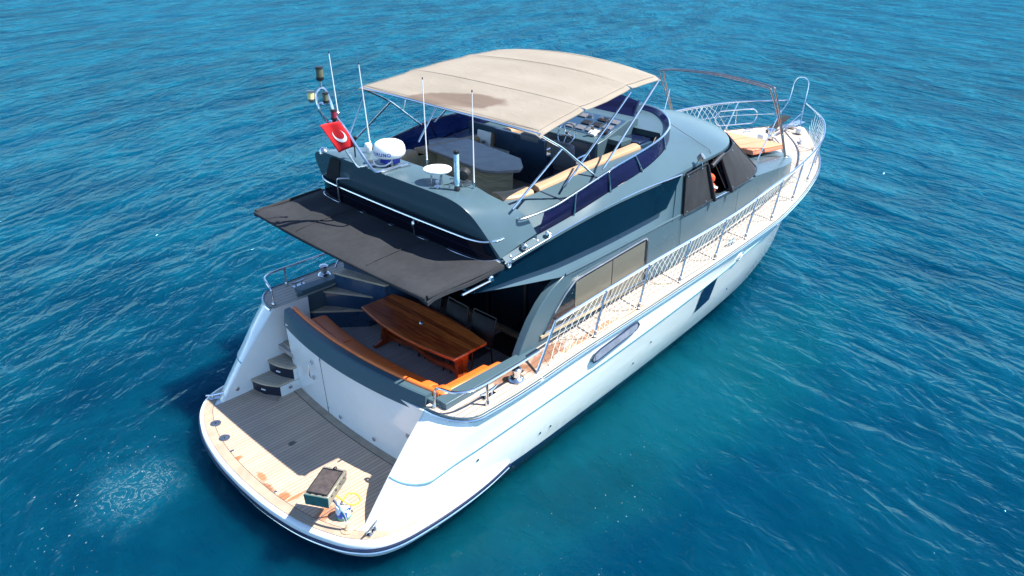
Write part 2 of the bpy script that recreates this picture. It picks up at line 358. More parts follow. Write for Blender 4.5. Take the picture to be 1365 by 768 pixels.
# ============================================================ WATER
def water_mat():
    m, nt, bs = new_mat('sea_water')
    v = objco(nt); sp = N(nt, "ShaderNodeSeparateXYZ"); nt.links.new(v, sp.inputs[0])
    big = noise(nt, objco(nt, scale=(.06, .06, .06)), 1, 3); mid = noise(nt, objco(nt, scale=(.45, .8, 1), rot=(0, 0, .9)), 1, 4, .6, 1.0)
    c = mixc(nt, ramp(nt, big, .35, .65), (.0, .0185, .045), (.0, .027, .062))
    c = mixc(nt, math_n(nt, 'MULTIPLY', ramp(nt, mid, .4, .75), .55), c, (.0, .036, .068))
    def wco(deg, L, S):
        tc = nt.nodes.new("ShaderNodeTexCoord"); mp = nt.nodes.new("ShaderNodeMapping"); mp.vector_type = 'TEXTURE'
        mp.inputs['Rotation'].default_value = (0, 0, R(deg)); mp.inputs['Scale'].default_value = (L, S, 1)
        nt.links.new(tc.outputs['Object'], mp.inputs['Vector']); return mp.outputs[0]
    # paler, greener water off the starboard side: sunlit hull's reflected light as colour
    def region(cx, cy, rx, ry, ang, col, amt, c, wob=1.2, ns=.5):
        vs_ = N(nt, "ShaderNodeVectorMath", operation='SUBTRACT'); nt.links.new(v, vs_.inputs[0]); vs_.inputs[1].default_value = (cx, cy, 0)
        vr = N(nt, "ShaderNodeVectorRotate", rotation_type='Z_AXIS'); vr.inputs['Angle'].default_value = -ang; nt.links.new(vs_.outputs[0], vr.inputs[0])
        s3 = N(nt, "ShaderNodeSeparateXYZ"); nt.links.new(vr.outputs[0], s3.inputs[0])
        dx = math_n(nt, 'DIVIDE', s3.outputs[0], rx); dy = math_n(nt, 'DIVIDE', s3.outputs[1], ry)
        d = math_n(nt, 'SQRT', math_n(nt, 'ADD', math_n(nt, 'MULTIPLY', dx, dx), math_n(nt, 'MULTIPLY', dy, dy)))
        d = math_n(nt, 'ADD', d, math_n(nt, 'MULTIPLY_ADD', noise(nt, v, ns, 3, .65, .8), wob, -wob/2))
        k = math_n(nt, 'SUBTRACT', 1, ramp(nt, d, .35, 1.15))
        return mixc(nt, math_n(nt, 'MULTIPLY', k, amt), c, col), k
    c, k = region(6.5, -3.2, 7.0, 1.7, -.06, (.001, .050, .072), .9, c)
    c, k2 = region(3.4, -3.4, 1.6, .7, -.2, (.001, .025, .045), .5, c, 1.2, 2)
    # foam behind the platform
    n3 = noise(nt, objco(nt, scale=(1, 1, 1)), 5.5, 4, .72, .8); n4 = noise(nt, v, 26, 3, .6)
    c, k3 = region(-1.35, 1.55, 1.05, .8, .9, (.004, .075, .12), .6, c, .9, 1.5)
    n5 = noise(nt, v, 3.2, 4, .62, 1.4)
    lace = math_n(nt, 'SUBTRACT', 1, ramp(nt, math_n(nt, 'ABSOLUTE', math_n(nt, 'SUBTRACT', n5, .5)), .0, .035))
    foam = math_n(nt, 'MAXIMUM', math_n(nt, 'MULTIPLY', ramp(nt, n3, .60, .68), ramp(nt, n4, .45, .62)), math_n(nt, 'MULTIPLY', math_n(nt, 'MULTIPLY', lace, .3), ramp(nt, n4, .35, .6)))
    c = mixc(nt, math_n(nt, 'MULTIPLY', math_n(nt, 'MULTIPLY', foam, math_n(nt, 'MULTIPLY', k3, k3)), .5), c, (.62, .78, .8))
    _, k4 = region(-1.9, 1.8, 2.0, 1.2, .9, (0, 0, 0), 0, c, 1.6, .9)
    fleck = math_n(nt, 'MULTIPLY', ramp(nt, noise(nt, wco(25, .085, .04), 1, 2, .5), .70, .735), k4)
    _, k5 = region(3.4, -4.0, 3.2, 1.0, .12, (0, 0, 0), 0, c, 1.6, 1.0)  # sun glints off the starboard side, painted as pale flecks
    fleck = math_n(nt, 'MAXIMUM', fleck, math_n(nt, 'MULTIPLY', ramp(nt, noise(nt, wco(60, .07, .035), 1, 2, .5), .72, .75), k5))
    c = mixc(nt, math_n(nt, 'MULTIPLY', fleck, .45), c, (.65, .78, .8))
    BASE = c
    bs.inputs['Roughness'].default_value = .09; bs.inputs['IOR'].default_value = 1.25
    bs.inputs['Specular IOR Level'].default_value = .20
    bs.inputs['Specular Tint'].default_value = (.45, .85, 1, 1)
    bs.inputs['Subsurface Weight'].default_value = 1.0; bs.inputs['Subsurface Radius'].default_value = (.6, 1.2, 1.5); bs.inputs['Subsurface Scale'].default_value = 5.0
    def ridge(n): return math_n(nt, 'POWER', math_n(nt, 'SUBTRACT', 1, math_n(nt, 'ABSOLUTE', math_n(nt, 'MULTIPLY_ADD', n, 2.6, -1.3)), clamp=True), 3)
    def lin(a, b, k): return math_n(nt, 'ADD', a, math_n(nt, 'MULTIPLY', math_n(nt, 'SUBTRACT', b, a), k))
    mk = ramp(nt, math_n(nt, 'SUBTRACT', sp.outputs['Y'], math_n(nt, 'MULTIPLY', sp.outputs['X'], .35)), -3, 9)
    def field(d):
        a0 = noise(nt, wco(d, 7, 3.2), 1, 1, .5, .3); a1 = noise(nt, wco(d+7, 2.4, 1.1), 1, 2, .6, .6)
        rg = ridge(noise(nt, wco(d-6, 1.9, .85), 1, 2, .5, .9)); a2 = noise(nt, wco(d+14, .62, .33), 1, 3, .6, .5)
        patch = ramp(nt, noise(nt, wco(d, 5, 2.2), 1, 1, .6, .4), .36, .62)
        return a0, a1, math_n(nt, 'MULTIPLY', rg, patch), a2
    FA, FB = field(70), field(20)
    w0, w1, wr, w2 = [lin(x_, y_, mk) for x_, y_ in zip(FA, FB)]
    _, kg1 = region(3.2, -3.9, 3.6, 1.1, .12, (0, 0, 0), 0, c, 1.6, 1.1); _, kg2 = region(-1.6, 1.6, 1.6, 1.2, .9, (0, 0, 0), 0, c, 1.4, 1.1)
    KG = math_n(nt, 'MAXIMUM', math_n(nt, 'MULTIPLY', kg1, 1.0), math_n(nt, 'MULTIPLY', kg2, .7)); w4 = noise(nt, v, 13, 3, .6)
    w3 = noise(nt, wco(35, .2, .11), 1, 3, .6, .4)
    h = math_n(nt, 'ADD', math_n(nt, 'ADD', math_n(nt, 'MULTIPLY', w0, 1.3), math_n(nt, 'MULTIPLY', w1, 1.1)), math_n(nt, 'ADD', math_n(nt, 'ADD', math_n(nt, 'MULTIPLY', w2, .46), math_n(nt, 'MULTIPLY', wr, .16)), math_n(nt, 'ADD', math_n(nt, 'MULTIPLY', w3, .05), math_n(nt, 'MULTIPLY', math_n(nt, 'MULTIPLY', w4, KG), .16))))
    # calmer in the lee beside and behind the boat
    dist = N(nt, "ShaderNodeVectorMath", operation='LENGTH')
    mp = objco(nt, loc=(-2, 4, 0)); nt.links.new(mp, dist.inputs[0])
    amp = math_n(nt, 'MULTIPLY_ADD', ramp(nt, dist.outputs['Value'], 3, 22), .66, .34)
    up = math_n(nt, 'MULTIPLY', ramp(nt, math_n(nt, 'ADD', math_n(nt, 'MULTIPLY', w1, .6), math_n(nt, 'MULTIPLY', w2, .4)), .44, .68), .38)
    crest = math_n(nt, 'MULTIPLY', math_n(nt, 'ADD', math_n(nt, 'MULTIPLY', wr, .75), up), math_n(nt, 'MULTIPLY_ADD', amp, 1.0, -.02, clamp=True), clamp=True)
    nt.links.new(mixc(nt, crest, BASE, (.002, .066, .108)), bs.inputs['Base Color'])
    h = math_n(nt, 'MULTIPLY', h, amp)
    b = nt.nodes.new("ShaderNodeBump"); b.inputs['Strength'].default_value = 1.0; b.inputs['Distance'].default_value = .5
    nt.links.new(h, b.inputs['Height']); nt.links.new(b.outputs[0], bs.inputs['Normal'])
    bs.inputs['Specular IOR Level'].default_value = 0
    gl = nt.nodes.new('ShaderNodeBsdfGlossy'); gl.inputs['Roughness'].default_value = .07; gl.inputs['Color'].default_value = (.50, .85, 1, 1)
    fr_n = nt.nodes.new('ShaderNodeFresnel'); fr_n.inputs['IOR'].default_value = 1.30
    for n_ in (gl, fr_n): nt.links.new(b.outputs[0], n_.inputs['Normal'])
    # the ripples too small to model keep the far sea from mirroring the horizon fully
    mx = nt.nodes.new('ShaderNodeMixShader'); nt.links.new(math_n(nt, 'MINIMUM', math_n(nt, 'MULTIPLY', fr_n.outputs[0], .40), .085), mx.inputs[0])
    nt.links.new(bs.outputs[0], mx.inputs[1]); nt.links.new(gl.outputs[0], mx.inputs[2])
    nt.links.new(mx.outputs[0], nt.nodes['Material Output'].inputs[0])
    return m
M['water'] = water_mat()
wb = MB(); wb.add([(-1500, -1500, 0), (1500, -1500, 0), (1500, 1500, 0), (-1500, 1500, 0)], [(0, 1, 2, 3)])
tag(wb.build('sea_water', 'water', smooth=False), kind='structure')
sbm = simple('dark_backstop', (.0, .03, .05), .9)  # unseen plane added so downward reflections meet dark blue, not the lower sky
wb = MB(); wb.add([(-1500, -1500, -6), (1500, -1500, -6), (1500, 1500, -6), (-1500, 1500, -6)], [(0, 1, 2, 3)])
tag(wb.build('reflection_backstop', sbm, smooth=False), kind='structure')

# ============================================================ THE YACHT
Y = empty('motor_yacht', (0, 0, 0))
tag(Y, 'white motor yacht with blue-grey upper works, cream canopy and teak decks', 'yacht')

S = curve([(.3, 1.84), (2.6, 1.86), (4, 1.95), (6, 2.03), (8.7, 2.15), (11, 2.30), (13.3, 2.42), (15, 2.5), (16.7, 2.56)])       # sheer height
D = curve([(1.5, 2.66), (2.5, 2.68), (4, 2.68), (6.2, 2.66), (8.7, 2.62), (10.3, 2.58), (11.5, 2.43), (12.8, 2.16), (13.6, 1.93), (14.3, 1.64), (14.9, 1.31), (15.5, .93), (16.1, .52), (16.45, .27), (16.6, .06)])
K = curve([(.9, 2.46), (1.5, 2.54), (2.2, 2.585), (5, 2.625), (7.5, 2.59), (9.9, 2.48), (10.6, 2.42), (12, 2.1), (13.5, 1.58), (15, .82), (15.9, .22), (16.15, .03)])
KZ = curve([(.3, 1.05), (1.1, 1.08), (1.6, 1.18), (2.7, 1.28), (5, 1.45), (7.5, 1.65), (10.5, 1.94), (13, 2.1), (16.2, 2.3)])
P5 = curve([(.3, 2.40), (1.2, 2.42), (3, 2.41), (5, 2.34), (8.8, 2.10), (10.5, 1.91), (12.6, 1.47), (13.9, 1.07), (15.2, .4), (15.8, .02)])
WL = curve([(.3, 2.22), (1.2, 2.26), (2.7, 2.27), (4.7, 2.16), (8.8, 1.83), (10.5, 1.62), (12.6, 1.2), (13.9, .83), (15.1, .25), (15.5, .02)])
def hrow(xs, xe, yf, zf, nb=64, y0=2.02, cl=.42):
    pts = []
    for i in range(11):
        th = i/10*math.pi/2; x = xs+cl*(1-math.cos(th)); yy = y0+(yf(xs+cl)-y0)*math.sin(th); pts.append((x, yy, zf(x)))
    for i in range(1, nb+1):
        t = 1-(1-i/nb)**1.5; x = lerp(xs+cl, xe, t); pts.append((x, yf(x), zf(x)))
    return pts
rows = [hrow(1.53, 16.6, D, lambda x: S(x)),
        hrow(1.41, 16.55, lambda x: D(x)-.005, lambda x: S(x)-.14),
        hrow(1.18, 16.35, lambda x: lerp(D(x), K(x), .55) if x < 16.1 else .03, lambda x: lerp(S(x), KZ(x), .5)),
        hrow(.83, 16.15, K, KZ),
        hrow(.82, 16.14, lambda x: max(.02, K(x)-.03), lambda x: KZ(x)-.012),
        hrow(.58, 16.0, lambda x: lerp(K(x), P5(x), .5), lambda x: lerp(KZ(x), .45, .5)),
        hrow(.35, 15.8, P5, lambda x: .45),
        hrow(.35, 15.6, lambda x: lerp(P5(x), WL(x), .6), lambda x: .2),
        hrow(.35, 15.5, WL, lambda x: 0.0),
        hrow(.35, 15.0, lambda x: .8*WL(x), lambda x: -.6)]
hb = MB(); hb.grid(rows); hb.grid([[mir(p) for p in rw] for rw in rows])
# transom closing plate below the platform and the stem closing strip
hb.grid([[(.35, -2.02, .3), (.35, 2.02, .3)], [(.35, -2.02, -.6), (.35, 2.02, -.6)]])
hb.grid([[rw[-1] for rw in rows], [mir(rw[-1]) for rw in rows]])
hull = hb.build('hull', 'hull', Y, angle=28)

# wing inner faces (quarter panels) beside the swim platform
for sgn in (-1, 1):
    wg = MB(); yi = 2.015*sgn
    prof = [(rw[0][0], rw[0][2]) for rw in rows[:7]]
    poly = prof+[(2.2, .45), (2.2, 1.84)]
    wg.prism([(x, yi, z) for x, z in poly], [(x, yi-.02*sgn, z) for x, z in poly])
    wg.build('quarter_panel', 'white', Y)

# rubbing strake along the sheer: overhanging white lip with a dark line
shp = [(x, y, z) for x, y, z in rows[0]]
def offset_out(pts, o):
    out = []
    for i, p in enumerate(pts):
        a = Vector(pts[max(i-1, 0)]); b = Vector(pts[min(i+1, len(pts)-1)]); t = b-a; n = Vector((-t.y, t.x, 0)).normalized()
        if i == 0: n = Vector((-1, 0, 0))
        if n.y < 0 and i > 6: n = -n
        out.append(Vector(p)+n*o)
    return out
for sgn in (-1, 1):
    rb = MB(); a = offset_out(shp, .045)
    pth = [Vector((p.x, p.y*sgn, p.z-.02)) for p in a]
    rb.tube(pth, .022, 6); rb.build('rubbing_strake', 'steel', Y)
    r3 = MB(); top = [Vector((p.x, p.y*sgn, p.z-.004)) for p in a]; inn = [Vector((p[0], (p[1]-.12)*sgn if i > 4 else p[1]*sgn, p[2]-.004)) for i, p in enumerate(shp)]
    r3.shell([top, inn], (0, 0, .05)); r3.build('deck_edge', 'white', Y)
    r2 = MB(); r2.tube([Vector((p.x, p.y*sgn, p.z+.012)) for p in offset_out(shp, .02)], .012, 6); r2.build('toe_rail', 'paint', Y)

# decks
HW = curve([(1.4, 2.10), (3.2, 2.10), (4.3, 2.10), (8, 2.09), (10, 2.0), (11.85, 1.9), (12.6, 1.72), (13.1, 1.42), (13.4, .95), (13.55, .4), (13.58, .0)])  # house wall
db = MB()
for sgn in (-1, 1):
    A = []; B = []
    for i in range(0, 11):
        p = rows[0][i]; A.append((p[0], p[1]*sgn, p[2]+.004)); B.append((p[0]+.02, 1.98*sgn, p[2]+.004))
    for i in range(11, len(rows[0])):
        p = rows[0][i]
        if p[0] > 5.2: break
        A.append((p[0], p[1]*sgn, p[2]+.004)); B.append((p[0], 2.0*sgn, p[2]+.004))
    db.grid([A, B]); last = i-1
rr = []
for i in range(last, len(rows[0])):
    p = rows[0][i]; rr.append([(p[0], p[1]*k, p[2]+.004+.03*(1-k*k)) for k in (-1, -.8, -.5, 0, .5, .8, 1)])
db.grid(rr)
deck = db.build('teak_deck', 'teakdeck', Y)

# swim platform
half = [(-.40, 0), (-.385, .5), (-.34, .95), (-.25, 1.42), (-.10, 1.85), (.05, 2.13), (.27, 2.36), (.58, 2.49), (1.0, 2.54), (1.6, 2.55), (2.2, 2.51), (2.75, 2.42)]
hs = smooth_path([(x, y, 0) for x, y in half], 5)
def outl(o):
    a = offset_out([(p.x, p.y, 0) for p in hs], o)
    a[0] = Vector((hs[0].x-o, 0, 0)); return a
def plat_poly(o, xmax=None):
    a = outl(o)
    if xmax: a = [p for p in a if p.x <= xmax]
    pts = [(p.x, p.y) for p in a]; return [(x, -y) for x, y in reversed(pts[1:])]+pts
pm = MB()
lv = [(-.10, .16), (-.05, .24), (-.015, .33), (.0, .40), (.0, .46), (-.015, .485), (-.035, .49)]
rws = [[(x, y, z) for x, y in plat_poly(o)] for o, z in lv]
pm.grid(rws)
top = plat_poly(-.035); n = len(top); pm.add([(x, y, .49) for x, y in top], [tuple(range(n))])
plat = pm.build('swim_platform', 'white', Y, angle=50)
sb = MB(); sb.tube([(x, y, .37) for x, y in plat_poly(.002)], .026, 8); sb.build('navy_stripe', 'navy', plat)
sb = MB(); sb.tube([(x, y, .30) for x, y in plat_poly(-.02)], .018, 6); sb.build('trim_strip', 'steel', plat)
# teak field + margin
def sheet(poly, z, mb):
    n = len(poly); mb.add([(x, y, z) for x, y in poly], [tuple(range(n))])
fld = plat_poly(-.20, .80); fld = [(x, y) for x, y in fld if abs(y) <= 2.02 and x <= .42]
fld = [(1.56, -2.0), (.42, -2.0)]+[q for q in fld]+[(.42, 2.0), (1.56, 2.0)]
tf = MB(); sheet(fld, .498, tf); tf.build('teak_planking', 'teak', plat, smooth=False)
mg = MB(); o1 = [p for p in outl(-.07) if p.x <= 1.0]; o2 = [p for p in outl(-.215) if p.x <= 1.05][:len(o1)]
for sgn in (-1, 1):
    mg.grid([[(p.x, p.y*sgn, .502) for p in o1], [(p.x, p.y*sgn, .502) for p in o2]])
mg.build('teak_margin', 'teakplain', plat, smooth=False)
ml = MB(); ml.tube([(p.x, p.y, .5015) for p in o2[:32]], .004, 4); ml.tube([(p.x, -p.y, .5015) for p in o2[:32]], .004, 4)
ml.build('caulk_line', 'caulk', plat)
mg = MB(); xt = lambda y: 1.47+.035*y*y
yy = [-2.0+.1*i for i in range(36)]
mg.grid([[(xt(y)-.13, y, .502) for y in yy], [(xt(y)-.0, y, .502) for y in yy]]); mg.build('teak_margin', 'teakplain', plat, smooth=False)
ml = MB(); ml.tube([(xt(y)-.135, y, .5015) for y in yy], .004, 4); ml.build('caulk_line', 'caulk', plat)
def deck_light(x, y, rad):
    lb = MB(); lb.lathe([(rad, .495), (rad, .507), (rad*.8, .511), (rad*.3, .507), (rad*.12, .505)], (x, y, 0), 24); lb.build('deck_fitting', 'steeldull', plat)
    lb = MB(); lb.lathe([(rad*.14, .50), (rad*.14, .514)], (x, y, 0), 10); lb.build('fitting_centre', 'black', plat)
deck_light(.03, 1.54, .085); deck_light(-.05, 1.09, .085)
sq = MB(); sq.box((-.12, .71, .503), (.05, .05, .006)); sq.build('drain_cover', 'steeldull', plat, bevel=.002)
sq = MB(); sq.box((-.13, -.57, .503), (.04, .04, .006)); sq.build('drain_cover', 'steeldull', plat, bevel=.002)
def cleat(x, y, z, rz, parent, s=1.0):
    c = MB(); m = Matrix.Rotation(rz, 3, 'Z')
    def q(a, b, d): v = m @ Vector((a*s, b*s, d*s)); return (x+v.x, y+v.y, z+v.z)
    c.tube([q(-.05, 0, 0), q(-.05, 0, .06)], .016*s, 8); c.tube([q(.05, 0, 0), q(.05, 0, .06)], .016*s, 8)
    c.tube([q(-.14, 0, .085), q(-.08, 0, .068), q(0, 0, .064), q(.08, 0, .068), q(.14, 0, .085)], [.009*s, .015*s, .017*s, .015*s, .009*s], 8)
    c.box(q(0, 0, .006), (.2*s, .06*s, .012*s), rz=rz)
    return c.build('cleat', 'steel', parent)
cleat(.38, -2.18, .505, .35, plat, 1.2); cleat(.38, 2.18, .505, -.35, plat, 1.2)

# transom wall
tw = MB(); rws = []
for z in (.47, .9, 1.35, 1.74):
    k = (z-.5)/1.25; rws.append([(xt(y)-.06*k, y, z) for y in [-2.01+.1*i for i in range(37)]])
tw.shell(list(reversed(rws)), (-.12, 0, 0)); tra = tw.build('transom_wall', 'white', Y)
ds = MB()
for yq in (.50,):
    ds.tube([(xt(yq)-.06*k-.001, yq, .5+1.25*k) for k in (0, .5, 1)], .005, 4)
ds.build('door_gap', 'caulk', tra)
hn = MB(); hn.tube(smooth_path([(1.43, .77, 1.08), (1.38, .77, 1.12), (1.37, .77, 1.22), (1.38, .77, 1.33), (1.43, .77, 1.37)], 4), .012, 8)
hn.box((1.435, .77, 1.08), (.02, .05, .07)); hn.box((1.43, .77, 1.37), (.02, .05, .07)); hn.build('door_handle', 'steel', tra)
def wall_light(c, axis, parent):
    wl = MB(); wl.lathe([(.036, 0), (.036, .008), (.024, .014), (.006, .012)], c, 16, axis); wl.build('courtesy_light', 'steel', parent)
wall_light((xt(.12)-.015, .12, .62), (-1, 0, 0), tra); wall_light((xt(-.75)-.015, -.75, .64), (-1, 0, 0), tra)
for z in (.62, 1.55):
    hg = MB(); hg.box((xt(.54)-.02-(.06*(z-.5)/1.25), .47, z), (.012, .02, .03)); hg.build('hinge', 'steeldull', tra)

# boarding steps, port quarter
stp = None
def step(name, fx0, fx1, bx0, bx1, zt, zb):
    """front edge goes from (fx0,y=2.0) to (fx1,y=1.47), bulging aft"""
    fr = [];
    for i in range(9):
        t = i/8; fr.append((lerp(fx0, fx1, t)-.05*math.sin(math.pi*t), lerp(1.995, 1.46, t)))
    b = MB(); poly = fr+[(bx1, 1.46), (bx0, 1.995)]
    b.slab(poly, zb, zt-.03); o = b.build(name, 'riser', Y)
    t = MB(); q = [(x-.025, y) for x, y in fr]+[(bx1, 1.45), (bx0, 1.995)]; t.slab(q, zt-.029, zt); tr = t.build('tread', 'teakmargin2', o, bevel=.005)
    t = MB(); q = [(x+.05, y if 0 < i < 8 else (1.95 if i == 0 else 1.5)) for i, (x, y) in enumerate(fr)]+[(bx1-.0, 1.5), (bx0-.0, 1.95)]; sheet(q, zt+.004, t); t.build('tread_planking', 'teaktread', o, smooth=False)
    l = MB(); l.tube([((fx0+fx1)/2-.065, 1.78, (zt+zb)/2-.02), ((fx0+fx1)/2-.04, 1.70, (zt+zb)/2-.02)], .014, 8); l.build('step_light', 'whitedull', o)
    sd = MB(); sd.prism([(fx1, 1.458, zb), (2.0, 1.458, zb), (2.0, 1.458, zt-.03), (fx1, 1.458, zt-.03)], [(fx1, 1.448, zb), (2.0, 1.448, zb), (2.0, 1.448, zt-.03), (fx1, 1.448, zt-.03)]); sd.build('step_side', 'white', o)
    return o
step('boarding_step', .95, 1.17, 1.9, 1.9, .72, .49); step('boarding_step', 1.30, 1.45, 1.95, 1.95, .945, .70); step('boarding_step', 1.64, 1.68, 2.05, 2.05, 1.17, .93)
mg = MB(); mg.grid([[(.86, 2.0, .506), (.92, 1.7, .506), (1.05, 1.38, .506)], [(.95, 2.0, .506), (1.0, 1.72, .506), (1.17, 1.46, .506)]]); mg.build('teak_margin', 'teakplain', plat, smooth=False)
wall_light((.67, 1.99, .64), (0, -1, 0), plat); wall_light((1.35, 1.445, .62), (0, -1, 0), plat)

# aft coaming (wide band above the transom)
ys = [1.66-.12*i for i in range(30)]+[-1.92]
bo = lambda y: 1.345+.06*y*y; tp = lambda y: 1.42+.052*y*y
cr = [[(bo(y)+.12, y, 1.64) for y in ys], [(bo(y), y, 1.67) for y in ys], [(tp(y)-.015, y, 1.945) for y in ys], [(tp(y)+.01, y, 1.96) for y in ys], [(tp(y)+.10, y, 1.96) for y in ys], [(tp(y)+.11, y, 1.3) for y in ys]]
cm = MB(); cm.grid(cr)
for e in (0, -1): cm.add([rw[e] for rw in cr], [tuple(range(6))])
cm.build('aft_coaming', 'paint', Y, angle=30)
# starboard corner block joining coaming to the side rim
cb = MB(); cb.slab([(1.62, -1.90), (1.66, -2.26), (2.2, -2.26), (2.2, -1.9)], 1.8, 1.90); cb.build('coaming_corner', 'paint', Y, bevel=.01)
# cockpit side rims and inner walls
for sgn in (-1, 1):
    rm = MB(); x0 = 1.66 if sgn < 0 else 2.12
    rm.hexa([(x0, 2.27*sgn, 1.80), (3.6, 2.2*sgn, 1.80), (3.6, 2.05*sgn, 1.80), (x0, 2.05*sgn, 1.80), (x0, 2.27*sgn, 1.955), (3.6, 2.2*sgn, 1.955), (3.6, 2.05*sgn, 1.955), (x0, 2.05*sgn, 1.955)])
    rm.build('side_coaming', 'paint', Y, bevel=.008)
    iw = MB(); x1 = 1.7 if sgn < 0 else 2.05
    iw.box(((x1+4.7)/2, 2.085*sgn, 1.5), (4.7-x1, .05, .8)); iw.build('cockpit_side_panel', 'paint', Y)
    hf = MB(); hf.box((3.0, 2.3*sgn, 1.55), (2.9, .25, .56)); hf.build('side_deck_support', 'white', Y)
fl = MB(); fl.box((3.12, 0, 1.11), (3.2, 4.14, .08)); fl.build('cockpit_floor', 'teakfloor', Y)

# sofa
sofa = MB(); ysof = [1.58-.12*i for i in range(28)]
inn = lambda y: tp(y)+.11; seatf = lambda y: 2.13+.06*y*y
sofa.shell([[(inn(y), y, 1.42) for y in ysof], [(seatf(y)-.04, y, 1.42) for y in ysof]], (0, 0, .27)); sf = sofa.build('cockpit_sofa', 'paintdark', Y)
def pad_rows(i0, i1, yl, z0, z1, bul=.03):
    A = [(i0(y), z0) for y in yl]
    prof = [(0, z0), (.0, z1-.03), (.12, z1), (.5, z1+bul*.4), (.85, z1), (1.0, z1-.04), (1.0, z0)]
    rws = []
    for (t, z) in prof: rws.append([(lerp(i0(y), i1(y), t), y, z) for y in yl])
    return rws
segs = [(1.56, .52), (.50, -.60), (-.62, -1.42)]
for a, b in segs:
    yl = [a+(b-a)*i/12 for i in range(13)]
    q = MB(); rw = pad_rows(lambda y: inn(y)+.08, seatf, yl, 1.42, 1.64); q.grid(rw)
    for e in (0, -1): q.add([r_[e] for r_ in rw], [tuple(range(7))])
    q.build('seat_cushion', 'orange', sf, bevel=.015)
    # quilt seams
    sm = MB()
    for y in [a+(b-a)*(i+.5)/10 for i in range(10)]:
        sm.tube([(inn(y)+.12, y, 1.646), (inn(y)+.32, y, 1.655)], .004, 4)
    sm.tube([(inn(y)+.34, y, 1.655) for y in yl], .006, 4); sm.build('seat_seam', 'orangedark', sf)
yl = [1.6-3.62*i/30 for i in range(31)]
q = MB(); rw = [[(inn(y)+a, y, z) for y in yl] for a, z in ((.0, 1.5), (.0, 1.95), (.02, 1.985), (.07, 1.985), (.095, 1.95), (.105, 1.8), (.12, 1.5))]; q.grid(rw)
for e in (0, -1): q.add([r_[e] for r_ in rw], [tuple(range(7))])
q.build('back_cushion', 'orange', sf, bevel=.01)
q = MB(); q.box((2.45, -1.75, 1.28), (1.4, .58, .28)); q.build('sofa_base', 'paintdark', sf)
q = MB(); q.hexa([(1.95, -2.05, 1.42), (3.18, -2.05, 1.42), (3.16, -1.44, 1.42), (1.95, -1.44, 1.42), (1.95, -2.05, 1.66), (3.18, -2.05, 1.66), (3.16, -1.44, 1.56), (1.95, -1.44, 1.56)]); q.build('seat_cushion', 'orange', sf, bevel=.04, seg=3)
q = MB(); q.hexa([(1.9, -2.055, 1.6), (3.15, -2.055, 1.6), (3.1, -1.86, 1.6), (1.9, -1.86, 1.6), (1.9, -2.055, 1.96), (3.0, -2.055, 1.93), (2.95, -1.95, 1.93), (1.9, -1.95, 1.96)]); q.build('back_cushion', 'orange', sf, bevel=.035, seg=3)
q = MB(); q.lathe([(.10, 0), (.115, .02), (.115, .06), (.08, .09), (.02, .1)], (1.86, -1.98, 1.90), 20); q.build('corner_bolster', 'orange', sf)

# port stairs from cockpit to flybridge
stairs = MB(); stairs.box((2.75, 1.55, 1.2), (.01, .01, .01)); 
def wedge(name, pts, z, zb):
    b = MB(); b.slab(pts, zb, z-.035); o = b.build(name, 'paintdark', Y)
    t = MB(); cx = sum(p[0] for p in pts)/len(pts); cy = sum(p[1] for p in pts)/len(pts)
    t.slab([(cx+(x-cx)*1.04-.01, cy+(y-cy)*1.04) for x, y in pts], z-.034, z); t.build('tread', 'teakmargin2', o, bevel=.006)
    t = MB(); sheet([(cx+(x-cx)*.8, cy+(y-cy)*.8) for x, y in pts], z+.004, t); t.build('tread_planking', 'teaktread', o, smooth=False)
wedge('companion_step', [(2.27, 2.04), (3.02, 1.38), (3.25, 1.38), (3.25, 2.04)], 1.5, 1.15)
wedge('companion_step', [(2.57, 2.04), (2.62, 1.96), (3.13, 1.12), (3.35, 1.12), (3.35, 2.04)], 1.8, 1.3)
wedge('companion_step', [(2.80, 2.04), (2.84, 1.86), (3.12, .98), (3.5, .98), (3.5, 2.04)], 2.1, 1.4)
wedge('companion_step', [(3.02, 2.04), (3.1, 1.7), (3.2, .95), (3.8, .95), (3.8, 2.04)], 2.4, 1.4)
q = MB(); q.box((3.9, 1.52, 2.2), (1.1, 1.0, 2.05)); q.build('stair_casing', 'paintdark', Y)

# saloon bulkhead with dark sliding doors
bk = MB(); bk.box((4.70, -.49, 2.22), (.06, 2.92, 2.14)); blk = bk.build('saloon_bulkhead', 'paintdark', Y)
for y0, y1 in ((-2.02, -.98), (-.92, -.05), (.01, .9)):
    g = MB(); g.box((4.655, (y0+y1)/2, 2.2), (.02, (y1-y0), 1.9)); g.build('glass_door', 'glass', blk)
for y in (-.95, -.02):
    g = MB(); g.box((4.635, y, 2.2), (.05, .06, 1.95)); g.build('door_frame', 'black', blk)
g = MB(); g.box((4.62, -.55, 1.19), (.08, 3.0, .07)); g.build('door_sill', 'oak', blk)
g = MB(); g.box((4.3, -.9, 1.157), (.5, .9, .012)); g.build('door_mat', 'rubber', blk)

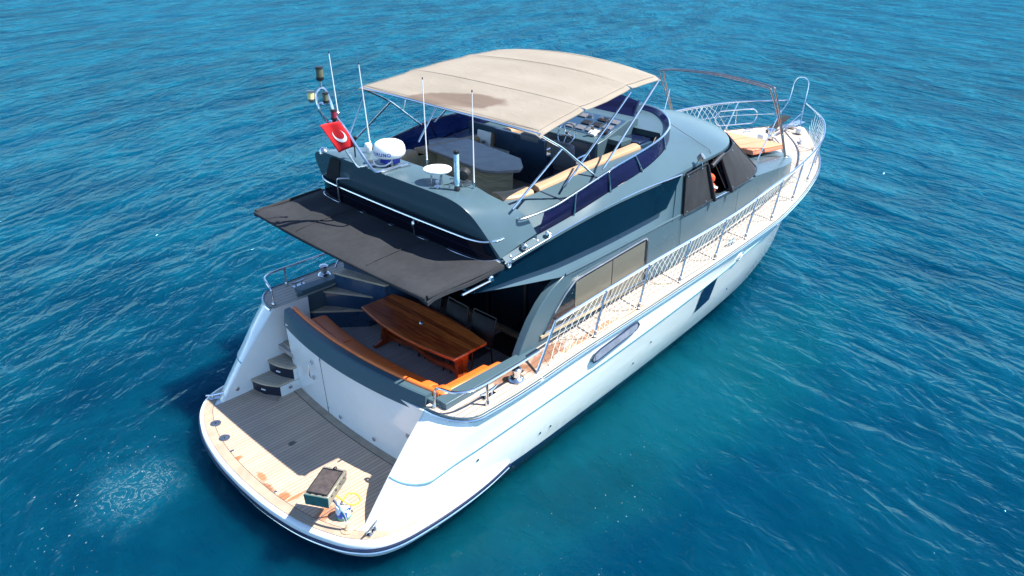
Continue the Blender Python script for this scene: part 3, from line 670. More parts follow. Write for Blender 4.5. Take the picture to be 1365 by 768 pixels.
# ------------------------------------------------------------ house sides
ZS = curve([(4.2, 2.97), (5.1, 2.98), (6.8, 3.05), (8.2, 3.08), (10.2, 3.06), (11.5, 2.95), (12.6, 2.83), (13.6, 2.72)])
wingp = [(3.22, 1.9), (3.28, 2.02), (3.38, 2.2), (3.52, 2.42), (3.72, 2.64), (3.95, 2.82), (4.25, 2.965)]
for sgn in (-1, 1):
    hw = MB(); yo = 2.12*sgn; yi = 1.98*sgn
    # wing in front of the bulkhead, outer skin panel with the saloon window left as a recess
    poly = wingp+[(6.9, 3.055), (6.9, 1.9)]
    hw.prism([(x, yo, z) for x, z in poly], [(x, yi, z) for x, z in poly]); wl_ = hw.build('house_side', 'paint', Y, bevel=.012)
    # window
    wp = [(3.78, 2.13), (4.02, 2.4), (4.26, 2.64), (4.48, 2.79), (4.62, 2.815), (6.28, 2.94), (6.36, 2.93), (6.40, 2.87), (6.43, 2.2), (6.40, 2.13)]
    g = MB(); g.prism([(x, 2.125*sgn, z) for x, z in wp], [(x, 2.132*sgn, z) for x, z in wp]); wn = g.build('saloon_window', 'glass', Y)
    tr = MB(); tr.tube([(x, 2.135*sgn, z) for x, z in wp], .018, 6, closed=True); tr.build('window_trim', 'steeldull', wn)
    tr = MB(); tr.box((5.08, 2.14*sgn, 2.09), (2.75, .03, .04)); tr.build('window_sill', 'tanpanel', wn)
    for a, b, za, zb in ((4.50, 5.42, 2.755, 2.825), (5.44, 6.33, 2.83, 2.885)):
        l = MB(); q_ = [(a, 2.15), (b, 2.15), (b, zb), (a, za)]; l.prism([(x, 2.1335*sgn, z) for x, z in q_], [(x, 2.138*sgn, z) for x, z in q_]); l.build('window_blind', 'blind', wn)
# forward house: lower wall from x 6.9 to the rounded front of the trunk
xs_ = [6.9, 7.4, 8, 8.8, 9.6, 10.4, 11.2, 11.85, 12.25, 12.6, 12.9, 13.1, 13.28, 13.42, 13.52, 13.58]
hl = MB(); pl = [(x, HW(x)+ (.02 if x < 8 else 0)) for x in xs_]; full = [(x, -y) for x, y in pl]+[(x, y) for x, y in reversed(pl[:-1])]
hl.grid([[(x, y, S(x)-.02) for x, y in full], [(x, y, ZS(x)) for x, y in full]]); hl.build('house_side', 'paint', Y, angle=50)
tt = MB()
tt.grid([[(x, y*k, ZS(x)+.001+.05*(1-abs(k)**3)) for k in (-1, -.9, -.6, -.3, 0, .3, .6, .9, 1)] for x, y in pl if x > 9.9] )
tt.build('foredeck_trunk', 'paint', Y, angle=50)
# light moulding along the shoulder
for sgn in (-1, 1):
    m_ = MB(); pts = [(x, z) for x, z in ((4.25, 2.97), (5, 2.985), (6, 3.02), (7, 3.06), (8, 3.085), (9, 3.08), (10.2, 3.07))]
    m_.tube([(x, (max(2.115, HW(x)+.02) if x < 8 else HW(x)+.015)*sgn, z) for x, z in pts], .022, 6); m_.build('shoulder_moulding', 'paint', Y)

# sloped panel between shoulder and flybridge band
for sgn in (-1, 1):
    lo = [(2.32, 2.1, 3.335), (2.85, 2.11, 3.22), (3.38, 2.12, 3.115), (4.13, 2.125, 2.965), (5.1, 2.12, 2.985), (6.1, 2.12, 3.02), (6.86, 2.112, 3.055), (7.17, 2.112, 3.06)]
    hi = [(2.34, 2.05, 3.36), (2.85, 2.02, 3.36), (3.38, 2.0, 3.34), (4.13, 1.97, 3.3), (5.1, 1.95, 3.3), (6.1, 1.95, 3.34), (6.86, 1.97, 3.36), (7.17, 2.11, 3.84)]
    p_ = MB(); p_.grid([[(x, y*sgn, z) for x, y, z in lo], [(x, y*sgn, z) for x, y, z in hi]]); p_.build('sloped_side_panel', 'paint', Y)
# flybridge deck slab (overhang ceiling)
fs_ = MB(); fs_.slab([(2.36, -1.93), (7.4, -1.93), (7.4, 1.93), (2.36, 1.93)], 3.30, 3.40); fs_.build('flybridge_underside', 'paint', Y)
for sgn in (-1, 1):
    bp = [(2.32, 3.345), (3.2, 3.30), (4.0, 3.245), (5.1, 3.25), (6.1, 3.29), (6.86, 3.34), (7.22, 3.85)]
    tpz = curve([(2.3, 3.40), (2.9, 3.60), (3.62, 3.69), (4.36, 3.77), (5.2, 3.84), (6.15, 3.88), (7.3, 3.86)])
    b_ = MB(); xs2 = [2.32, 2.6, 2.9, 3.2, 3.6, 4.0, 4.5, 5.1, 5.6, 6.1, 6.5, 6.86, 7.0, 7.22]
    bz = curve([(2.32, 3.345), (3.2, 3.30), (4.0, 3.245), (5.1, 3.25), (6.1, 3.29), (6.86, 3.34), (7.0, 3.52), (7.22, 3.84)])
    b_.shell([[(x, 2.15*sgn, tpz(x)) for x in xs2], [(x, 2.15*sgn, bz(x)) for x in xs2]], (0, .15*sgn, 0)); bd = b_.build('side_glass_band', 'band', Y)
    t_ = MB(); t_.tube([(x, 2.16*sgn, tpz(x)+.006) for x in xs2[2:]], .012, 6); t_.build('chrome_strip', 'steel', bd)

for sgn in (-1, 1):
    q = MB(); q.tube([(7.42, 2.125*sgn, 2.98), (7.44, 2.13*sgn, 2.6), (7.47, 2.125*sgn, 2.15)], .004, 4); q.build('panel_seam', 'caulk', Y)
    q = MB(); q.tube([(9.55, 2.06*sgn, 3.02), (9.57, 2.055*sgn, 2.3)], .003, 4); q.build('panel_seam', 'caulk', Y)
    q = MB(); q.tube([(8.8, 2.075*sgn, 3.02), (4.4, 2.13*sgn, 2.90)], .003, 4); q.build('panel_seam', 'paintdark', Y)
# ------------------------------------------------------------ flybridge shell
A = [(2.92, 2.04, 3.70), (3.7, 2.06, 3.78), (4.5, 2.06, 3.875), (5.4, 2.05, 4.02), (6.2, 2.0, 4.11), (6.9, 1.86, 4.18), (7.5, 1.64, 4.23), (8.1, 1.28, 4.27), (8.6, .82, 4.30), (8.92, .38, 4.31), (9.0, 0, 4.315)]
B = [(2.92, 2.17, 3.615), (3.62, 2.17, 3.70), (4.36, 2.17, 3.78), (5.25, 2.17, 3.855), (6.15, 2.165, 3.885), (7.15, 2.12, 3.88), (8.1, 2.01, 3.88), (9.2, 1.86, 3.87), (10.0, 1.45, 3.85), (10.58, .8, 3.86), (10.85, 0, 3.88)]
A = [tuple(p) for p in smooth_path(A, 4)]; B = [tuple(p) for p in smooth_path(B, 4)]
def full_ring(P): return [mir(p) for p in P]+[p for p in reversed(P[:-1])]
rings = []
for t in (0, .15, .35, .55, .72, .86, .95, 1):
    ring = []
    for i, (a, b) in enumerate(zip(A, B)):
        a = Vector(a); b = Vector(b); p = a.lerp(b, t); L = (b-a).xy.length
        p.z += (a.z-b.z)*min(1, L/.8)*(1-(1-(1-t))**1)*0 + .16*(a.z-b.z)*min(1, max(0, (L-.3))/.8)*math.sin(math.pi*t**1.25)*.75
        ring.append(tuple(p))
    rings.append(full_ring(ring))
sk = MB(); sk.grid(rings); C_ = [(x, y, z-.05) for x, y, z in rings[-1]]; sk.grid([rings[-1], C_])
fb = sk.build('flybridge_shell', 'paint', Y, angle=40)
# windscreen strip (below the brow), glass, then canvas covers
Bx = [p for p in B if p[0] >= 7.1]
Lw = [(7.15, 2.115, 3.03), (7.7, 2.11, 3.05), (8.3, 2.10, 3.07), (9.2, 2.07, 3.08), (10.1, 2.0, 3.09), (10.75, 1.75, 3.08), (11.25, 1.2, 3.06), (11.5, .6, 3.06), (11.58, 0, 3.06)]
def resample(P, n):
    P = [Vector(p) for p in P]; L = [0]
    for a, b in zip(P, P[1:]): L.append(L[-1]+(b-a).length)
    out = []
    for i in range(n):
        s = L[-1]*i/(n-1); j = 0
        while j < len(P)-2 and s > L[j+1]: j += 1
        t = (s-L[j])/max(1e-9, L[j+1]-L[j]); out.append(P[j].lerp(P[j+1], min(1, t)))
    return out
nW = 61
TB = resample(Bx, nW); LB = resample(smooth_path(Lw, 6), nW)
TB = [p-Vector((0, 0, .045)) for p in TB]
iop = (15, 20)     # opening on the starboard side
def col(i, k, off=0.0, t0=0., t1=1.):
    a, b = TB[i], LB[i]; p = a.lerp(b, lerp(t0, t1, k))
    a2, b2 = TB[min(i+1, nW-1)], TB[max(i-1, 0)]; t = (a2-b2); n_ = Vector((-t.y, t.x, 0)).normalized(); n_ = Vector((-n_.x, -n_.y, .35)) if n_.y < 0 and i < nW-8 else Vector((n_.x, n_.y, .35))
    if n_.x < 0 and i > nW-12: n_ = Vector((-n_.x, n_.y, n_.z))
    return p+n_.normalized()*off
ws = MB()
for sgn, full_ in ((-1, False), (1, True)):
    rngs = [(0, nW-1)] if full_ else [(0, iop[0]), (iop[1], nW-1)]
    for a, b in rngs:
        ws.grid([[Vector((c.x, c.y*sgn, c.z)) for c in [col(i, k) for i in range(a, b+1)]] for k in (0, .5, 1)])
ws.build('windscreen', 'glass', Y, angle=30)
for sgn in (-1, 1):
    q = MB(); q.grid([[Vector((c.x, c.y*sgn, c.z)) for c in [col(i, k, .006) for i in range(0, 5)]] for k in (-.06, .25, .5, .75, 1.03)]); q.build('windscreen_pillar', 'paint', Y)
def cover(i0, i1, sgn, parent=None):
    b = MB(); b.shell([[Vector((c.x, c.y*sgn, c.z)) for c in [col(i, k, .03+.006*math.sin(i*1.7+k*4)) for i in range(i0, i1+1)]] for k in (.06, .2, .4, .6, .8, .97)], (0, .012*sgn, 0))
    return b.build('windscreen_cover', 'cover', Y, angle=60)
c1 = cover(3, 14, -1); c2 = cover(21, nW-1, -1); c3 = cover(3, nW-1, 1)
for i0, i1, c_ in ((3, 14, c1), (21, nW-1, c2)):
    h_ = MB(); h_.tube([Vector((c.x, -c.y, c.z)) for c in [col(i, .05, .045) for i in range(i0, i1+1)]], .016, 6)
    h_.tube([Vector((c.x, -c.y, c.z)) for c in [col(i, .98, .045) for i in range(i0, i1+1)]], .012, 6)
    for i in (i0, min(i1, 42)): h_.tube([Vector((c.x, -c.y, c.z)) for c in [col(i, k/6, .045) for k in range(7)]], .016, 6)
    h_.build('cover_hem', 'black', c_)
    for i in range(i0+1, min(i1, 44), 7):
        for k in (.1, .94):
            c = col(i, k, .05); s_ = MB(); s_.lathe([(.012, 0), (.012, .008), (.004, .01)], (c.x, -c.y, c.z), 8, (0, -1, .2)); s_.build('press_stud', 'steel', c_)
# rolled flap over the opening
a = col(15, .16, .07); b = col(22, .02, .07); rf = MB(); rf.tube([(a.x, -a.y, a.z), ((a.x+b.x)/2, -(a.y+b.y)/2, (a.z+b.z)/2+.01), (b.x, -b.y, b.z)], .045, 10); rf.build('rolled_flap', 'black', Y)
for i in (14, 21):
    a = col(i, .1, .05); b = col(i, 1.04, .06); rf = MB(); rf.tube([(a.x, -a.y, a.z), (b.x, -b.y, b.z)], [.025, .04], 8); rf.build('rolled_flap', 'cover', Y)
a = col(15, 1, .02); b = col(21, 1, .02); q = MB(); q.tube([(a.x, -a.y, a.z), (b.x, -b.y, b.z)], .015, 6); q.build('window_frame', 'steel', Y)
# cabin lining behind the opening
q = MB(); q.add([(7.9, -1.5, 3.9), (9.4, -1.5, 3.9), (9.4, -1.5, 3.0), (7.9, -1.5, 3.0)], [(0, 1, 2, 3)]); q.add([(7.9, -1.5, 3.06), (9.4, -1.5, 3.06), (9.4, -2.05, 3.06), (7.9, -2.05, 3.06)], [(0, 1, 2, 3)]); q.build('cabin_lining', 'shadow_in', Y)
# life jackets seen through the opening
lj = empty('life_jacket', (8.5, -1.93, 3.10)); tag(lj, 'orange life jacket lying inside the open side window between the dark covers', 'life jacket')
for k, (dx, dz, s) in enumerate(((-.06, .12, .16), (.06, .15, .15), (0, .36, .12))):
    j = MB(); j.lathe([(s*.5, -s*.7), (s*.85, -s*.5), (s, 0), (s*.85, s*.5), (s*.45, s*.75)], (dx, -.02*k, dz), 12, (.3, -.2, 1)); j.build('foam_panel', 'jacket', lj)
j = MB(); j.box((0, -.17, .22), (.28, .012, .04), ry=.4); j.build('strap', 'flagwhite', lj)
# fly windscreen/aft screens etc ------------------------------------------------
rail = [(3.32, 1.99, 4.10), (3.36, 2.07, 4.115), (3.9, 2.12, 4.15), (4.4, 2.12, 4.235), (4.95, 2.11, 4.335), (5.45, 2.08, 4.41), (6.0, 2.0, 4.43), (6.75, 1.86, 4.455), (7.4, 1.64, 4.45), (8.1, 1.27, 4.42), (8.6, .86, 4.41), (8.95, .4, 4.41), (9.04, 0, 4.41)]
rs = [tuple(p) for p in smooth_path(rail, 4)]
ring = full_ring(rs)
rl = MB(); rl.tube(ring, .019, 8); flyrail = rl.build('flybridge_rail', 'steel', Y)
tops = [p for p in rs if p[0] >= 3.62]; bs_ = [tuple(p) for p in resample([p for p in A if p[0] >= 3.62], len(tops))]
for sgn in (-1, 1):
    g = MB(); g.shell([[(p[0], p[1]*sgn, p[2]-.01) for p in tops], [(p[0], (p[1]-.01)*sgn, p[2]) for p in bs_]], (0, .008*sgn, 0)); g.build('acrylic_screen', 'purple', flyrail)
    for i in (5, 11, 17, 24, 31):
        if i < len(bs_):
            g = MB(); t_ = tops[i]; b2 = bs_[i]; g.tube([(t_[0], (t_[1]+.008)*sgn, t_[2]), (b2[0], (b2[1]+.012)*sgn, b2[2])], .016, 6); g.build('rail_post', 'steel', flyrail)
# sloping inner coaming + tan bolster
To = [(3.62, 1.40), (3.95, 1.52), (4.6, 1.47), (5.35, 1.39), (6.3, 1.32), (7.25, 1.26)]
To = smooth_path([(x, y, 4.13) for x, y in To], 5)
Ti = smooth_path([(3.70, 1.08, 4.13), (4.0, 1.24, 4.13), (4.65, 1.23, 4.13), (5.4, 1.16, 4.13), (6.3, 1.10, 4.13), (7.3, 1.02, 4.13)], 5)
for sgn in (-1, 1):
    k = len(To); Ain = resample([p for p in A if 3.3 < p[0] < 7.3], k)
    c_ = MB(); c_.grid([[(p.x, (p.y-.03)*sgn, p.z-.01) for p in Ain], [(p.x, (p.y)*sgn, p.z) for p in To]]); ic = c_.build('inner_coaming', 'paint', Y)
    c_ = MB(); c_.grid([[(p.x, p.y*sgn, p.z-.03) for p in Ti], [(p.x, (p.y-.05)*sgn, 3.45) for p in Ti]])
    c_.build('seat_front', 'tanpanel', Y)
    prof = [(0, -.03), (.02, .02), (.12, .05), (.5, .065), (.88, .05), (.98, .02), (1, -.03)]
    for (i0, i1) in ((0, 7), (8, k-1)):
        c_ = MB(); rw = [[(To[i].lerp(Ti[i], t)).to_tuple() for i in range(i0, i1+1)] for t, dz in prof]
        rw = [[(x, y*sgn, z+dz) for x, y, z in r_] for r_, (t, dz) in zip(rw, prof)]; c_.grid(rw)
        for e in (0, -1): c_.add([r_[e] for r_ in rw], [tuple(range(7))])
        c_.build('bolster_cushion', 'tan', Y, bevel=.01)
    for i in (8, 15):
        c_ = MB(); a_ = Vector((Ain[i].x, (Ain[i].y-.03)*sgn, Ain[i].z)); b_ = Vector((To[i].x, To[i].y*sgn, To[i].z)); c_.tube([a_, b_], .012, 4); c_.build('coaming_joint', 'navy', ic)
# flybridge floor
ff = MB(); ff.slab([(3.3, -2.02), (7.9, -1.9), (7.9, 1.9), (3.3, 2.02)], 3.41, 3.45); ff.build('flybridge_floor', 'teakfloor', Y)
# dash deck in front of the helm (inside the rail)
dd = MB(); ia = [p for p in A if p[0] >= 7.2]; fr_ = [mir(p) for p in ia]+[p for p in reversed(ia[:-1])]
dd.add([(x, y, z+.0) for x, y, z in fr_]+[(7.9, 1.2, 4.27), (7.9, -1.2, 4.27)], [tuple(range(len(fr_)+2))]); dd.build('foredeck_roof', 'paint', Y, smooth=False)
dd = MB(); dd.box((8.0, -.0, 3.86), (.1, 2.6, .78)); dd.build('dash_wall', 'paint', Y)

_pre = None
# arch
ap = [(0, 4.50), (.8, 4.50), (1.25, 4.50), (1.48, 4.49), (1.65, 4.455), (1.78, 4.385), (1.88, 4.27), (1.96, 4.08), (2.03, 3.86), (2.09, 3.66)]
fp = [(0, 4.48), (.8, 4.48), (1.2, 4.47), (1.42, 4.445), (1.6, 4.40), (1.76, 4.32), (1.89, 4.22), (1.99, 4.12), (2.05, 3.98), (2.10, 3.83)]
ap = [(p.x, p.y) for p in smooth_path([(y, z, 0) for y, z in ap], 4)]; fp = [(p.x, p.y) for p in smooth_path([(y, z, 0) for y, z in fp], 4)]
xa = lambda z: 2.90-.42*(z-3.65)/.85
def sym(L): return [(-a, b) for a, b in reversed(L[1:])]+list(L)
ap = sym(ap); fp = sym(fp)
ar = MB()
xf = lambda y: 3.14+.46*max(0, (abs(y)-1.55)/.55)**1.5
aft_top = [(xa(z), y, z) for y, z in ap]; fwd_top = [(xf(y), y, z) for y, z in fp]
base = [(2.91, y, 3.60) for y, z in ap]; fbase = [(xf(y)-.02, y, 3.44) for y, z in fp]
mid1 = [tuple(Vector(a).lerp(Vector(b), .04)+Vector((0, 0, .008))) for a, b in zip(aft_top, fwd_top)]
midc = [tuple(Vector(a).lerp(Vector(b), .5)+Vector((0, 0, .01))) for a, b in zip(aft_top, fwd_top)]
ar.grid([base, [(xa(z-.02), y, z-.02) for y, z in ap], aft_top, mid1, midc, fwd_top, [(x+.01, y, z-.03) for x, y, z in fwd_top], fbase])
arch = ar.build('radar_arch', 'paint', Y, angle=38)
# panel joint line and aft deck with hoop rail
ad = MB(); ad.slab([(2.62, -1.95), (2.95, -2.1), (2.95, 2.1), (2.62, 1.95)], 3.56, 3.63); ad.build('aft_ledge', 'white', Y)
hp = [(3.0, -2.03, 3.92), (2.86, -2.02, 3.92), (2.74, -1.95, 3.915), (2.67, -1.78, 3.91), (2.64, -1.4, 3.91), (2.62, 0, 3.91), (2.64, 1.4, 3.91), (2.67, 1.78, 3.91), (2.74, 1.95, 3.915), (2.86, 2.02, 3.92), (3.0, 2.03, 3.92)]
hpp = smooth_path(hp, 6); h_ = MB(); h_.tube(hpp, .018, 8); hr = h_.build('aft_hoop_rail', 'steel', Y)
h_ = MB(); h_.grid([[(p.x+.01, p.y*.995, p.z-.01) for p in hpp], [(p.x+.01, p.y*.995, 3.60) for p in hpp]]); h_.build('smoked_screen', 'smoke', hr)
h_ = MB(); h_.tube([(p.x-.01, p.y*1.005, 3.635) for p in hpp], .012, 6); h_.build('base_rail', 'steel', hr)
for y in (-.55, 1.35):
    h_ = MB(); h_.tube([(2.63, y, 3.62), (2.63, y, 3.92)], .012, 6); h_.build('rail_post', 'steel', hr)
h_ = MB(); h_.tube(fillet([(2.62, 1.32, 3.62), (2.60, 1.32, 4.06), (2.66, 1.1, 4.1), (2.76, 1.0, 4.08)], .07), .018, 8); h_.build('grab_handle', 'steel', hr)
h_ = MB(); h_.lathe([(.02, 0), (.03, .02), (.03, .08), (.018, .11)], (2.60, -.58, 3.76), 10); h_.build('rail_latch', 'steel', hr)

# awning over the cockpit
aw = MB(); rws = []
for i in range(13):
    t = i/12; row = []
    for j in range(25):
        s = j/24*2-1; x = lerp(1.53, 2.84, t)-.05*(1-s*s)*(1-t); yw = lerp(2.15, 2.21, t)
        z = lerp(3.59, 3.645, t)+.03*math.sin(math.pi*t)*(1-s*s) - (.035 if abs(s) > .93 else 0) - .014*math.cos(s*6*math.pi)*math.sin(math.pi*t) - .006*math.sin(s*23+t*9)*abs(s)**3 - .008*math.sin(t*11+s*4)*(1-t)
        if i == 0: z -= .03
        row.append((x, s*yw, z))
    rws.append(row)
aw.shell(list(reversed(rws)), (0, 0, .05)); awn = aw.build('cockpit_awning', 'awning', Y, angle=45)
for sgn in (-1, 1):
    e_ = MB(); e_.tube([(lerp(1.55, 2.8, t), sgn*lerp(2.12, 2.17, t), lerp(3.57, 3.615, t)) for t in (0, .5, 1)], .03, 8); e_.build('awning_edge_tube', 'cover', awn)
e_ = MB(); e_.tube([(1.53-.05*(1-s*s), s*2.12, 3.545) for s in [i/10-1 for i in range(21)]], .028, 8); e_.build('awning_edge_tube', 'cover', awn)
for y in (-.85, .9):
    e_ = MB(); e_.tube([(lerp(1.55, 2.7, t), y, lerp(3.59, 3.645, t)+.018*math.sin(math.pi*t)+.016) for t in [i/8 for i in range(9)]], .006, 4); e_.build('awning_seam', 'cover', awn)
for sgn in (-1, 1):
    e_ = MB(); e_.tube([(2.05, 2.22*sgn, 3.46), (2.58, 2.19*sgn, 3.47)], .016, 8); e_.lathe([(.05, 0), (.05, .02), (.03, .04)], (2.62, 2.16*sgn, 3.48), 14, (0, sgn, 0)); e_.build('awning_bracket', 'steel', awn)
pf = MB(); pf.lathe([(.035, 0), (.035, .02), (.015, .022)], (2.98, -2.155, 3.56), 14, (0, -1, 0)); pf.build('deck_filler_cap', 'whitedull', Y)

# grab rail on the flybridge side
for sgn in (-1, 1):
    g_ = MB(); g_.tube(fillet([(2.95, 2.2*sgn, 3.60), (2.97, 2.23*sgn, 3.66), (3.75, 2.23*sgn, 3.76), (3.78, 2.19*sgn, 3.80)], .03), .011, 8)
    for x in (3.78,): g_.lathe([(.045, 0), (.045, .02), (.02, .04)], (x, 2.15*sgn, 3.79), 12, (0, sgn, .4))
    g_.build('grab_rail', 'steel', Y)
    g_ = MB(); g_.lathe([(.05, 0), (.05, .03), (.03, .07), (.01, .08)], (3.3, 2.13*sgn, 3.72), 14, (0, sgn, 1)); g_.build('navigation_light', 'steel', Y)
    for x in (3.05, 3.6):
        g_ = MB(); g_.lathe([(.015, 0), (.015, .01), (.004, .012)], (x, 2.135*sgn, curve([(2.9, 3.65), (3.7, 3.74)])(x)), 10, (0, sgn, 1)); g_.build('screw_cap', 'steel', Y)

# ------------------------------------------------------------ bimini
zc = lambda x: 5.25+.27*math.sin(min(1, (x-3.66)/3.2)*math.pi/2)
yc = lambda x: lerp(2.08, 1.83, (x-3.66)/3.2)
def czv(x, s):
    t = (x-3.66)/3.2
    z = zc(x)+.13*(1-s*s)*(.12+t*.9)
    z -= .035*math.exp(-((x-3.98-.12*s)**2/.05+(s*2.05-.03)**2/.7))
    z += .012*math.sin(x*9+s*3)*(1-s*s)*math.sin(math.pi*t)
    for xb in (4.72, 5.95): z += .018*math.exp(-((x-xb)/.10)**2)
    return z
cn = MB(); rws = []
NX, NY = 44, 40
for i in range(NX+1):
    x0 = lerp(3.66, 6.86, i/NX); row = []
    for j in range(NY+1):
        s = j/NY*2-1; t = i/NX
        x = x0 + (.10*(1-s*s) if t > .9 else 0)*(t-.9)/.1 + (.05*(1-s*s))*(1-t)*(1 if t < .1 else 0)
        y = s*(yc(x0)-.05*math.sin(math.pi*((t*2) % 1.0))*.8)
        if t > .97: y *= .985
        z = czv(x0, s) - (.03 if abs(s) > .98 else 0) - (.03 if i in (0, NX) else 0)
        row.append((x, y, z))
    rws.append(row)
cn.shell(rws, (0, 0, .012)); bim = cn.build('bimini_canopy', 'canopy', Y, angle=60)
def fr(pts, rad=.017, mat='steel', fl_=.12, name='frame_tube', par=None):
    b = MB(); b.tube(fillet(pts, fl_), rad, 8); return b.build(name, mat, par or bim)
def bow(x, dx=0):   # transverse bow under the canvas
    return [(x, s*yc(x)*.985, czv(x, s)-.03) for s in [k/10-1 for k in range(21)]]
for x in (3.70, 4.72, 5.95, 6.82): fr(bow(x), .017, 'steel', .01)
for s in (-1, 1):
    fr([(6.80, s*1.80, 5.48), (5.22, s*1.97, 4.37)])
    fr([(5.88, s*1.92, 5.44), (4.62, s*1.72, 4.17)])
    fr([(3.70, s*2.02, 5.22), (4.24, s*1.97, 4.92), (4.95, s*2.02, 4.36)])
    fr([(4.24, s*1.97, 4.90), (3.24, s*1.97, 4.26)])
    if s > 0: fr([(3.72, s*1.98, 5.1), (3.2, s*1.8, 4.5)], .012)
    if s > 0: fr([(4.72, s*1.95, 5.38), (4.5, s*1.95, 4.72)], .012)

for x in (3.74, 4.72, 5.95, 6.80):
    b_ = MB(); b_.tube([(x, s_*yc(x)*.95, czv(x, s_)+.002) for s_ in [k/14-1 for k in range(29)]], .003, 4); b_.build('canopy_seam', 'canopyseam', bim)
for sg in (-1, 1):
    b_ = MB(); b_.tube([(x, sg*(yc(x)*.955-.03*math.sin(math.pi*(((x-3.66)/1.6) % 1))), czv(x, .95)+.004) for x in [3.72+.1*k for k in range(31)]], .004, 4); b_.build('canopy_seam', 'canopyseam', bim)
# ------------------------------------------------------------ arch equipment
_pre = set(o.name for o in COL.objects)
rd = MB(); c0 = (2.98, .42, 4.56)
rd.lathe([(r_*.86, z_*.93) for r_, z_ in ((.10, -.02), (.23, -.01), (.262, .015), (.278, .06), (.275, .12), (.262, .165), (.235, .205), (.18, .232), (.10, .245), (.02, .249))], c0, 40); rad = rd.build('radar_dome', 'whitedull', Y, angle=50)
b_ = MB(); b_.box((2.98, .42, 4.49), (.22, .22, .1)); b_.build('radar_mount', 'lettering', rad, bevel=.01)
for q_ in ((2.92, .3), (3.05, .52)):
    b_ = MB(); b_.tube([(*q_, 4.41), (*q_, 4.55)], .018, 8); b_.build('mount_leg', 'steel', rad)
b_ = MB(); b_.tube(smooth_path([(2.9, .5, 4.5), (2.76, .52, 4.5), (2.74, .44, 4.45), (2.8, .32, 4.455), (2.92, .3, 4.5)], 5), .012, 6); b_.build('radar_cable', 'whitedull', rad)
cu = bpy.data.curves.new('t', 'FONT'); cu.body = 'FURUNO'; cu.size = .07; cu.align_x = 'CENTER'; cu.extrude = 0; cu.offset = .0018; cu.space_character = 1.25
to = bpy.data.objects.new('t', cu); COL.objects.link(to); bpy.context.view_layer.update()
me = bpy.data.meshes.new_from_object(to); bpy.data.objects.remove(to); bpy.data.curves.remove(cu)
ang0 = math.atan2(CAM_POS[1]-.42, CAM_POS[0]-2.98)-.62
for v_ in me.vertices:
    a_ = ang0+v_.co.x/.24; v_.co = (2.98+.2425*math.cos(a_), .42+.2425*math.sin(a_), 4.60+v_.co.y*1.0)
me.materials.append(M['lettering']); lo_ = bpy.data.objects.new('dome_lettering', me); COL.objects.link(lo_); lo_.parent = rad
# flat satellite disc
ds_ = MB(); ds_.lathe([(.12, -.02), (.19, .0), (.20, .02), (.195, .035), (.12, .05), (.02, .055)], (2.92, -.74, 4.60), 36); dsc = ds_.build('antenna_disc', 'whitedull', Y, angle=50)
for a_ in range(3):
    b_ = MB(); an = a_*2.09+.4; b_.tube([(2.92+.09*math.cos(an), -.74+.09*math.sin(an), 4.42), (2.92+.09*math.cos(an), -.74+.09*math.sin(an), 4.6)], .014, 8); b_.build('disc_leg', 'steel', dsc)
b_ = MB(); b_.tube(smooth_path([(2.85, -.95, 4.46), (2.9, -1.05, 4.50), (3.0, -1.0, 4.52), (3.0, -.9, 4.5)], 5), .006, 6); b_.build('antenna_cable', 'black', dsc)
b_ = MB(); b_.lathe([(.035, 0), (.04, .02), (.02, .05), (.03, .09), (.012, .12)], (2.76, -.92, 4.43), 14); b_.build('small_horn', 'steel', Y)
b_ = MB(); b_.lathe([(.045, 0), (.06, .05), (.062, .09), (.05, .12), (.01, .13)], (3.12, 1.15, 4.44), 18); b_.build('gps_antenna', 'whitedull', Y, angle=50)
b_ = MB(); b_.lathe([(.025, 0), (.025, .1)], (3.12, 1.15, 4.36), 10); b_.build('antenna_stem', 'whitedull', Y)
# ribbed light tube
b_ = MB(); b_.lathe([(.03, 0), (.03, .03), (.036, .04), (.036, .12), (.032, .125), (.036, .13), (.036, .22), (.032, .225), (.036, .23), (.036, .33), (.032, .335), (.036, .34), (.036, .44), (.02, .45)], (2.92, -1.14, 4.48), 14, (-.0, .0, 1)); tb = b_.build('antenna_tube', simple('pale_blue_plastic', (.38, .6, .7), .25, var=.2, vscale=20), Y)
b_ = MB(); b_.lathe([(.038, 0), (.038, .04), (.02, .05)], (2.92, -1.14, 4.93), 14); b_.build('tube_cap', 'black', tb)
b_ = MB(); b_.lathe([(.045, 0), (.04, .03), (.025, .07)], (2.92, -1.14, 4.425), 14); b_.build('tube_foot', 'black', tb)
# searchlight
sl_ = MB(); sl_.lathe([(.03, -.07), (.075, -.05), (.085, 0), (.085, .05), (.07, .06)], (3.18, -1.0, 4.55), 18, (.9, .5, .15)); sp_ = sl_.build('searchlight', 'black', Y)
b_ = MB(); b_.box((3.16, -1.02, 4.43), (.18, .12, .05)); b_.tube([(3.17, -1.0, 4.42), (3.17, -1.0, 4.5)], .02, 8); b_.build('searchlight_base', 'steeldull', sp_)
def whip(x, y, z, h, lean=(0, 0)):
    b = MB(); b.tube([(x, y, z), (x+lean[0]*.25, y+lean[1]*.25, z+h*.25), (x+lean[0], y+lean[1], z+h)], [.014, .009, .006], 6); o = b.build('whip_antenna', 'whitedull', Y)
    b = MB(); b.lathe([(.03, 0), (.03, .015), (.018, .03), (.018, .16), (.01, .17)], (x, y, z-.005), 10); b.build('antenna_base', 'steel', o)
    b = MB(); b.lathe([(.009, 0), (.009, .03)], (x+lean[0], y+lean[1], z+h-.01), 6); b.build('antenna_tip', 'black', o)
